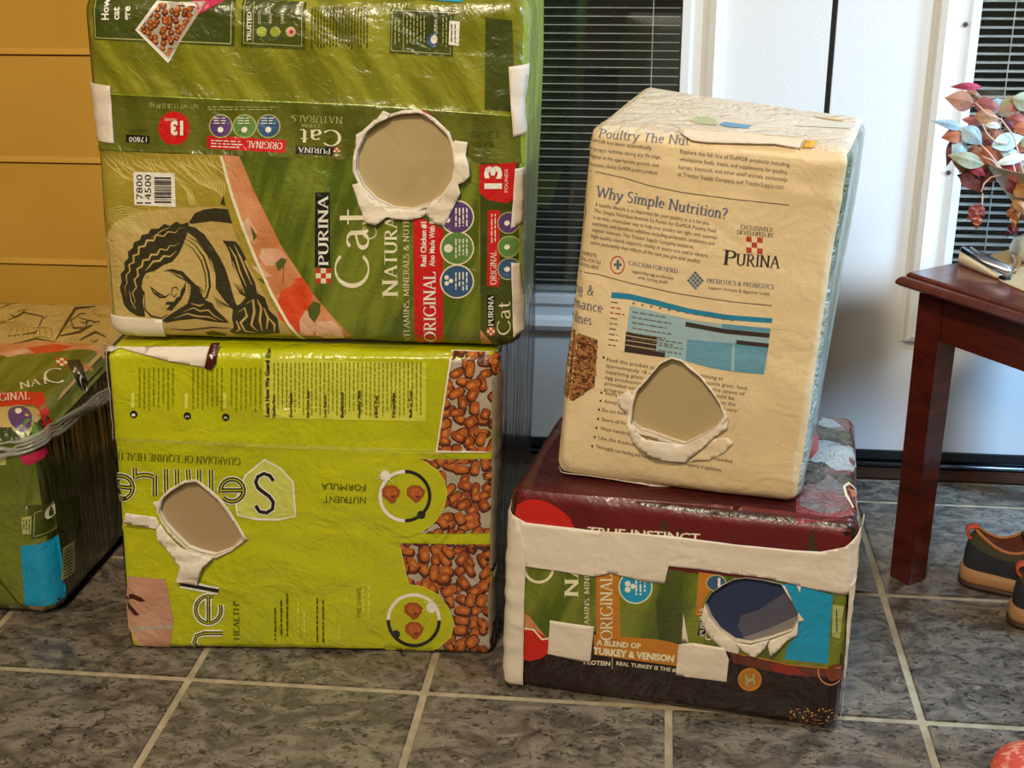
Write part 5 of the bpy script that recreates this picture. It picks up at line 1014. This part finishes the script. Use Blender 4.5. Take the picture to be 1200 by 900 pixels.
# ---------------------------------------------------------------- side table
CHERRY = mat('cherry_wood', (88, 32, 20), .26, 'wood', c2=(62, 20, 14), vscale=9, stretch=(1, 1, 6), ramp=(.35, .7), coat=.35, distort=.6); CHERRYTOP = mat('cherry_wood_top', (100, 46, 36), .24, 'wood', c2=(72, 28, 22), vscale=7, stretch=(5, 1, 1), ramp=(.35, .7), coat=.4, distort=.8)
ZT = .515; K = on_z((1050, 318), ZT); ta = radians(-53)
tb = empty('side_table', (K.x, K.y, 0), 'dark cherry wood side table with a moulded top edge beside the white doors', 'table', rz=ta)
LX, LY = .62, .56   # local x along the near edge, local y along the far edge
bm = bmesh.new(); prof = [(.014, ZT), (.011, ZT-.003), (.011, ZT-.006), (.006, ZT-.0075), (.002, ZT-.011), (0, ZT-.016), (.001, ZT-.019), (.006, ZT-.022)]
rings = [[bm.verts.new(p) for p in ((i, i, z), (LX-i, i, z), (LX-i, LY-i, z), (i, LY-i, z))] for i, z in prof]
for A_, B_ in zip(rings, rings[1:]):
    for k in range(4): bm.faces.new((A_[k], A_[(k+1) % 4], B_[(k+1) % 4], B_[k]))
bm.faces.new(rings[0]); bm.faces.new(rings[-1][::-1]); bmesh.ops.recalc_face_normals(bm, faces=bm.faces); obj('table_top', bm, CHERRYTOP, tb)
for x in (.018, LX-.063):
    for y in (.033, LY-.078):
        bm = bmesh.new(); w0, w1 = .0225, .0205; cx, cy = x+.0225, y+.0225
        add_box(bm, cx-w0, cx+w0, cy-w0, cy+w0, .0, ZT-.022)
        for v in bm.verts:
            if v.co.z < .01: v.co.x = cx+(v.co.x-cx)*w1/w0; v.co.y = cy+(v.co.y-cy)*w1/w0
        bmesh.ops.bevel(bm, geom=bm.edges[:], offset=.002, segments=2, affect='EDGES'); obj('leg', bm, CHERRY, tb)
za, zc = ZT-.10, ZT-.022
for b_ in ((.063, LX-.063, .040, .058, za, zc), (.063, LX-.063, LY-.058, LY-.040, za, zc), (.026, .044, .078, LY-.078, za, zc), (LX-.044, LX-.026, .078, LY-.078, za, zc)): boxobj('apron', b_, CHERRY, tb, bev=.001)

def extrude_px(name, px, z0, th_, m, label=None, cat=None, parent=None, bev=.002):
    c = [on_z(p, z0) for p in px]; o_ = sum(c, Vector())/len(c); o_.z = z0
    bm = bmesh.new(); f = bm.faces.new([bm.verts.new(p-o_) for p in c]); r = bmesh.ops.extrude_face_region(bm, geom=[f]); bmesh.ops.translate(bm, vec=(0, 0, th_), verts=[v for v in r['geom'] if isinstance(v, bmesh.types.BMVert)])
    bmesh.ops.recalc_face_normals(bm, faces=bm.faces)
    if bev: bmesh.ops.bevel(bm, geom=bm.edges[:], offset=bev, segments=2, affect='EDGES')
    o = obj(name, bm, m, parent, loc=o_); return tag(o, label, cat) if label else o
extrude_px('paper_sheet', [(1148, 304), (1205, 287), (1262, 330), (1235, 356), (1195, 340), (1172, 330)], ZT+.0005, .0018, mat('kraft_paper_sheet', (176, 150, 110), .7, 'paper'), 'tan paper sheet lying on the cherry table under the pale pot', 'paper', bev=0)
# stapler
p0 = on_z((1126, 305), ZT+.004); p1 = on_z((1176, 325), ZT+.004); dv = p1-p0; ln = dv.length
st = empty('stapler', (p0.x, p0.y, ZT+.0005), 'cream and silver stapler with a rounded end lying on the cherry side table', 'stapler', rz=atan2(dv.y, dv.x))
def pill(z0, z1, x0, x1, wd, taper, n=12):
    bm = bmesh.new(); pts = [(x0+wd*(1-cos(a)), wd*sin(a)) for a in [pi/2-pi*k/n+0 for k in range(n+1)]]
    pts = [(x0+wd-wd*cos(pi/2*(1-0)-0 if 0 else pi*k/n-pi/2), wd*sin(pi*k/n-pi/2)) for k in range(n+1)]+[(x1, wd*taper), (x1, -wd*taper)]
    lo = [bm.verts.new((x, y, z0)) for x, y in pts]; hi = [bm.verts.new((x, y, z1-(x-x0)*taper_z)) for x, y in pts]
    m_ = len(pts); bm.faces.new(lo[::-1]); bm.faces.new(hi)
    for k in range(m_): bm.faces.new((lo[k], lo[(k+1) % m_], hi[(k+1) % m_], hi[k]))
    bmesh.ops.recalc_face_normals(bm, faces=bm.faces); bmesh.ops.bevel(bm, geom=bm.edges[:], offset=.0015, segments=2, affect='EDGES'); return bm
taper_z = .16; obj('stapler_body', pill(0, .021, 0, ln*.93, .010, .75), mat('cream_plastic', (218, 204, 176), .4), st, True)
taper_z = .18; o = obj('stapler_arm', pill(.0215, .0265, .001, ln*1.12, .0088, .7), mat('brushed_silver', (170, 176, 186), .25, metal=.9), st, True); o.rotation_euler = (0, .0, 0)
boxobj('nose', (ln*.96, ln*1.10, -.006, .006, 0, .006), mat('dark_metal', (60, 58, 56), .3, metal=.8), st, .001)
# ribbon curl
bm = bmesh.new(); c0 = on_z((1181, 322), ZT); c1_ = on_z((1188, 305), ZT); pr_ = []
for k in range(13): t = k/12; pr_.append(((c0*(1-t)+c1_*t)+Vector((.004*sin(t*7), 0, .001+.016*sin(pi*t)**.7))))
vs = [(bm.verts.new(p-c0), bm.verts.new(p-c0+Vector((.010, -.004, .001)))) for p in pr_]
for a, b in zip(vs, vs[1:]): bm.faces.new((a[0], a[1], b[1], b[0]))
o = obj('ribbon_curl', bm, mat('bronze_ribbon', (120, 84, 44), .3, coat=.6), None, True, loc=Vector((c0.x, c0.y, ZT+.0015))); tag(o, 'bronze ribbon curl lying on the tan paper beside the stapler', 'ribbon'); md = o.modifiers.new('t', 'SOLIDIFY'); md.thickness = .0008
# vase
VB = on_z((1218, 308), ZT); VB = Vector((VB.x, VB.y, ZT+.0025))
va = empty('flared_vase', VB, 'pale flared vase with a round foot on the cherry side table, holding reddish leaves', 'vase')
bm = bmesh.new(); lathe(bm, [(0, 0), (.026, 0), (.036, .006), (.040, .016), (.036, .027), (.024, .034), (.014, .038), (.012, .044)], seg=36); bmesh.ops.scale(bm, vec=(1.15, 1.15, 1.15), verts=bm.verts); obj('vase_foot', bm, mat('sage_white_glaze', (190, 188, 172), .35, coat=.4), va, True)
bm = bmesh.new(); lathe(bm, [(.012, .044), (.017, .052), (.028, .068), (.042, .088), (.056, .110), (.066, .128), (.069, .131), (.065, .130), (.054, .110), (.038, .088), (.02, .066), (0, .058)], seg=36); bmesh.ops.scale(bm, vec=(1.45, 1.45, 1.15), verts=bm.verts); obj('vase_cup', bm, mat('taupe_cup', (170, 156, 132), .45), va, True)
# leaves
LF = {k: mat('leaf_'+k, c, .55, 'fabric', c2=c2, vscale=40) for k, c, c2 in (('brown', (166, 114, 84), (140, 84, 62)), ('dusty_red', (160, 88, 78), (130, 60, 56)), ('olive', (140, 132, 96), (160, 100, 84)), ('tan', (182, 140, 104), (160, 112, 80)), ('blue_grey', (160, 180, 186), (136, 158, 166)), ('rust', (178, 104, 70), (150, 78, 52)), ('white', (218, 224, 216), (190, 200, 190)), ('maroon', (104, 34, 42), (84, 26, 34)), ('aqua', (190, 212, 204), (160, 190, 184)), ('sage', (168, 174, 150), (146, 150, 124)), ('magenta', (176, 58, 84), (140, 40, 66)), ('ochre', (176, 124, 62), (140, 90, 40)))}
pl = empty('leaf_spray', (VB.x, VB.y, VB.z+.075), 'spray of red, brown and pale grey artificial leaves standing in the pale vase', 'plant')
pln = -_d.normalized(); u3 = crop(1080, 90, 6); rnd = random.Random(21)
def at_vase(p, dep): return on_plane(p, VB+Vector((0, 0, .1))+pln*dep, pln)-Vector(pl.location)
def leaf(base, tip, width, m, dep, curl=.008, wav=0.0):
    A_, B_ = at_vase(base, dep), at_vase(tip, dep+rnd.uniform(-.012, .012)); ax = B_-A_; L_ = ax.length; ax.normalize(); sd = ax.cross(pln).normalized(); nn = sd.cross(ax); W_ = width*1.12/F_PX*1.85/2
    bm = bmesh.new(); rows = []; n = 9
    for i in range(n+1):
        t = i/n; wd = W_*(sin(pi*t**.8)**1.15*1.05 if 0 < t < 1 else 0)*(1+wav*sin(i*2.3)); c = A_+ax*(L_*t)+nn*(curl*sin(pi*t)); 
        rows.append([bm.verts.new(c+sd*(wd*s_)+nn*(-.42*wd*abs(s_)**.8+.0015*wav*10*sin(i*1.9+s_*2))) for s_ in (-1, -.5, 0, .5, 1)] if 0 < t < 1 else [bm.verts.new(c)])
    for a, b in zip(rows, rows[1:]):
        if len(a) == 1: [bm.faces.new((a[0], b[k], b[k+1])) for k in range(4)]
        elif len(b) == 1: [bm.faces.new((a[k], b[0], a[k+1])) for k in range(4)]
        else: [bm.faces.new((a[k], b[k], b[k+1], a[k+1])) for k in range(4)]
    o = obj('leaf', bm, LF[m], pl, False); md = o.modifiers.new('t', 'SOLIDIFY'); md.thickness = .0005; return o
for b_, t_, wd, m_, dep in (((430, 75), (195, 72), 50, 'magenta', .0), ((375, 190), (158, 148), 130, 'brown', .01), ((365, 190), (550, 225), 110, 'dusty_red', .012), ((540, 270), (740, 130), 130, 'olive', .0), ((640, 150), (800, 210), 120, 'sage', .01), ((370, 270), (550, 300), 95, 'tan', .015), ((295, 365), (60, 310), 60, 'blue_grey', .02), ((295, 400), (135, 430), 100, 'rust', .018), ((285, 355), (425, 480), 120, 'blue_grey', .022), ((430, 335), (570, 358), 40, 'white', .02), ((280, 300), (480, 330), 60, 'dusty_red', .0), ((560, 300), (650, 380), 55, 'maroon', .02), ((600, 290), (760, 350), 90, 'dusty_red', .005), ((490, 490), (720, 420), 110, 'aqua', .03), ((300, 440), (210, 560), 110, 'blue_grey', .01), ((215, 440), (175, 630), 60, 'maroon', .005), ((440, 620), (180, 550), 100, 'sage', .03), ((210, 585), (460, 640), 130, 'ochre', .012), ((300, 640), (430, 820), 150, 'maroon', .008), ((340, 640), (450, 700), 60, 'magenta', .02), ((565, 650), (720, 590), 70, 'magenta', .02), ((400, 560), (560, 560), 130, 'rust', .01), ((440, 420), (520, 540), 90, 'maroon', -.01), ((380, 430), (600, 400), 110, 'brown', -.012), ((520, 610), (780, 550), 60, 'white', .032), ((560, 540), (700, 560), 70, 'aqua', .02), ((640, 480), (760, 520), 90, 'brown', .01), ((650, 640), (760, 720), 80, 'ochre', .015), ((600, 720), (660, 830), 90, 'maroon', .06), ((660, 760), (760, 860), 110, 'ochre', .06), ((600, 700), (740, 740), 80, 'dusty_red', .06), ((480, 560), (620, 680), 90, 'brown', .0), ((640, 360), (780, 380), 80, 'rust', .02), ((700, 430), (800, 500), 90, 'sage', .02), ((640, 860), (720, 960), 70, 'ochre', .06), ((420, 500), (330, 560), 60, 'brown', .0), ((690, 330), (820, 300), 100, 'dusty_red', -.01), ((720, 640), (860, 620), 110, 'brown', .0)):
    leaf(*u3([b_]), *u3([t_]), wd/6, m_, dep)
for k in range(34):
    bx, by = rnd.uniform(300, 800), rnd.uniform(150, 760); a = rnd.uniform(-.9, pi+.9); l = rnd.uniform(110, 190)
    leaf(*u3([(bx, by)]), *u3([(bx+l*cos(a), by-l*sin(a)*.6)]), rnd.uniform(80, 130)/6, rnd.choice(('brown', 'dusty_red', 'rust', 'maroon', 'olive', 'tan', 'sage', 'blue_grey')), rnd.uniform(-.05, -.015), wav=.06)
v7 = crop(1040, 230, 7.5)
for b_, t_, wd, m_ in (((790, 80), (700, 210), 90, 'dusty_red'), ((760, 75), (850, 180), 80, 'dusty_red'), ((770, 150), (780, 290), 80, 'rust'), ((1110, 60), (1100, 300), 90, 'ochre'), ((1060, 120), (1130, 200), 90, 'rust'), ((1080, 250), (1040, 350), 50, 'maroon'), ((1100, 240), (1120, 345), 60, 'maroon'), ((1160, 20), (1190, 200), 90, 'brown')):
    leaf(*v7([b_]), *v7([t_]), wd/7.5, m_, .045, wav=.25)
STEM = mat('pale_pink_stem', (206, 176, 160), .5)
for pts in ([(425, 330), (460, 400), (520, 460), (600, 470)], [(410, 470), (480, 540), (570, 660), (700, 760)], [(420, 810), (440, 750), (490, 705), (560, 690), (640, 705), (760, 720)], [(430, 560), (500, 590), (560, 660)], [(700, 760), (720, 900)], [(375, 180), (460, 260), (560, 300), (650, 420), (720, 700)], [(430, 820), (425, 920)], [(640, 600), (700, 820)]):
    bm = bmesh.new(); tube(bm, [at_vase(p, .036) for p in u3(pts)], .0012, 6); obj('stem', bm, STEM, pl, True)

# ---------------------------------------------------------------- shoes
SUEDE = mat('dark_navy_suede', (34, 36, 42), .85, 'fabric'); OLIVE = mat('dark_olive_collar', (62, 58, 36), .8, 'fabric'); MIDS = mat('tan_midsole', (164, 120, 76), .6, 'fine'); OUTS = mat('brown_outsole', (56, 34, 22), .6); BIND = mat('ochre_binding', (176, 108, 48), .6); LIN = mat('rust_lining', (96, 44, 24), .8); TABM = mat('orange_pull_tab', (206, 76, 40), .6, 'fabric')
def make_shoe(loc, rz, label):
    e = empty('shoe', loc, label, 'shoe', 'pair of dark shoes under the table', rz=rz); n = 48; Ls = .275
    def outl(i, g_=0.0):
        a = 2*pi*i/n; c_, s_ = -cos(a), sin(a); x = Ls/2+Ls/2*(abs(c_)**.8)*(1 if c_ > 0 else -1)
        t = x/Ls; hw = .033+.016*sin(pi*min(1, max(0, (t-.15)/.85))**1.0); y = hw*(abs(s_)**.62)*(1 if s_ > 0 else -1)
        return Vector((x+(g_ if c_ > 0 else -g_)*abs(c_), y*(1+g_/hw), 0))
    def loft(name, levels, m, cap=False, smooth=True):
        bm = bmesh.new(); R_ = [[bm.verts.new(f(i)) for i in range(n)] for f in levels]
        for a, b in zip(R_, R_[1:]):
            for k in range(n): bm.faces.new((a[k], a[(k+1) % n], b[(k+1) % n], b[k]))
        if cap: bm.faces.new(R_[0][::-1]); bm.faces.new(R_[-1])
        bmesh.ops.recalc_face_normals(bm, faces=bm.faces); return obj(name, bm, m, e, smooth)
    Z = lambda z: Vector((0, 0, z))
    loft('outsole', [lambda i: outl(i, .003)+Z(0), lambda i: outl(i, .006)+Z(.004), lambda i: outl(i, .006)+Z(.009)], OUTS, True)
    ms = [lambda i: outl(i, .004)+Z(.009), lambda i: outl(i, .0055)+Z(.016), lambda i: outl(i, .004)+Z(.029+.004*cos(2*pi*i/n)), lambda i: outl(i, -.002)+Z(.031+.004*cos(2*pi*i/n))]
    loft('midsole', ms, MIDS, True)
    def rimp(i):
        p = outl(i); t = p.x/Ls; a = 2*pi*i/n
        if t < .5: x = .012+p.x*.86; y = p.y*(.80 if t > .1 else .72); z = .096-.026*sin(pi*min(1, t/.42))+.022*max(0, (t-.36)/.14)
        else: x = .012+.5*Ls*.86+(t-.5)*.02; y = p.y*.34; z = .098-.006*(t-.5)
        if t >= .35: y = p.y*(.80-.46*min(1, (t-.35)/.15))
        return Vector((x, y, z))
    def up(i, t):
        A_ = outl(i, .001)+Z(.030); B_ = rimp(i); p = A_*(1-t)+B_*t; o_ = outl(i); fx = o_.x/Ls
        bul = .007*sin(pi*t)+(.018*sin(pi*t*.9) if fx > .5 else 0)*min(1, (fx-.5)*4 if fx > .5 else 0)
        p.z += bul*.7; c_ = Vector((Ls/2, 0, p.z)); d_ = (p-c_); d_.z = 0; d_.normalize(); p += d_*bul*.6; return p
    loft('upper', [(lambda i, t=k/8: up(i, t)) for k in range(8)], SUEDE); loft('collar', [(lambda i, t=k: up(i, t)+Vector((0, 0, .0004))) for k in (.62, .75, .875, 1.0)], OLIVE)
    loft('lining', [lambda i: up(i, 1.0), lambda i: up(i, 1.0)*.0+Vector((rimp(i).x*.97+.004, rimp(i).y*.82, rimp(i).z-.012)), lambda i: Vector((rimp(i).x*.97+.004, rimp(i).y*.8, .04)), lambda i: Vector((.10, 0, .036))], LIN)
    bm = bmesh.new(); tube(bm, [up(i, 1.0)+Z(.001) for i in range(n)], .0028, 6, closed=True); obj('collar_binding', bm, BIND, e, True)
    tg = bmesh.new(); pr = []
    for k in range(6):
        x = .085+k*.012; z = .082+k*.006; pr.append([tg.verts.new((x, y, z+.006*(1-(y/.022)**2))) for y in (-.022, -.011, 0, .011, .022)])
    for a, b in zip(pr, pr[1:]):
        for k in range(4): tg.faces.new((a[k], a[k+1], b[k+1], b[k]))
    o = obj('tongue', tg, OLIVE, e, True); md = o.modifiers.new('t', 'SOLIDIFY'); md.thickness = .004
    # heel pull loop
    bm = bmesh.new(); P_ = up(0, 1.0); arcs = [Vector((P_.x+.004-.018*sin(pi*k/10), 0, P_.z-.020+.022*(1-cos(pi*k/10))*.55+.004*sin(pi*k/10))) for k in range(11)]
    vs = [(bm.verts.new(p+Vector((0, -.0075, 0))), bm.verts.new(p+Vector((0, .0075, 0)))) for p in arcs]
    for a, b in zip(vs, vs[1:]): bm.faces.new((a[0], a[1], b[1], b[0]))
    o = obj('pull_tab', bm, TABM, e, True); md = o.modifiers.new('t', 'SOLIDIFY'); md.thickness = .003; md.offset = 0
    for k in range(4):   # laces
        bm = bmesh.new(); x = .150+k*.014; z = .088-k*.007; tube(bm, [(x, -.020, z-.002), (x+.002, -.008, z+.006), (x+.002, .008, z+.006), (x, .020, z-.002)], .002, 6); obj('lace', bm, OLIVE, e, True)
    return e
h1 = on_z((1127, 683), 0); h2 = on_z((1176, 722), 0)
make_shoe((h1.x, h1.y+.004, .0008), radians(-6), 'dark navy shoe with tan sole and orange pull tab, nearer the table leg'); make_shoe((h2.x+.006, h1.y-.114, .0008), radians(-6), 'dark navy shoe with tan sole cut off by the right picture edge, nearer the camera')
# ---------------------------------------------------------------- coral cushion at the lower right corner
cb = on_z((1224, 931), 0); bm = bmesh.new(); bmesh.ops.create_uvsphere(bm, u_segments=48, v_segments=28, radius=1)
for v in bm.verts:
    v.co = Vector((v.co.x*.066, v.co.y*.066, v.co.z*.026+.026)); k = 1+.02*noise.noise(v.co*40); v.co.x *= k; v.co.y *= k
CORAL = mat('coral_speckled_fabric', (206, 78, 60), .7, 'fabric', c2=(232, 150, 120), vscale=120, ramp=(.5, .62)); o = obj('round_cushion', bm, CORAL, None, True, loc=(cb.x, cb.y, .0005)); tag(o, 'coral red speckled round cushion on the slate floor in the lower right corner', 'cushion')
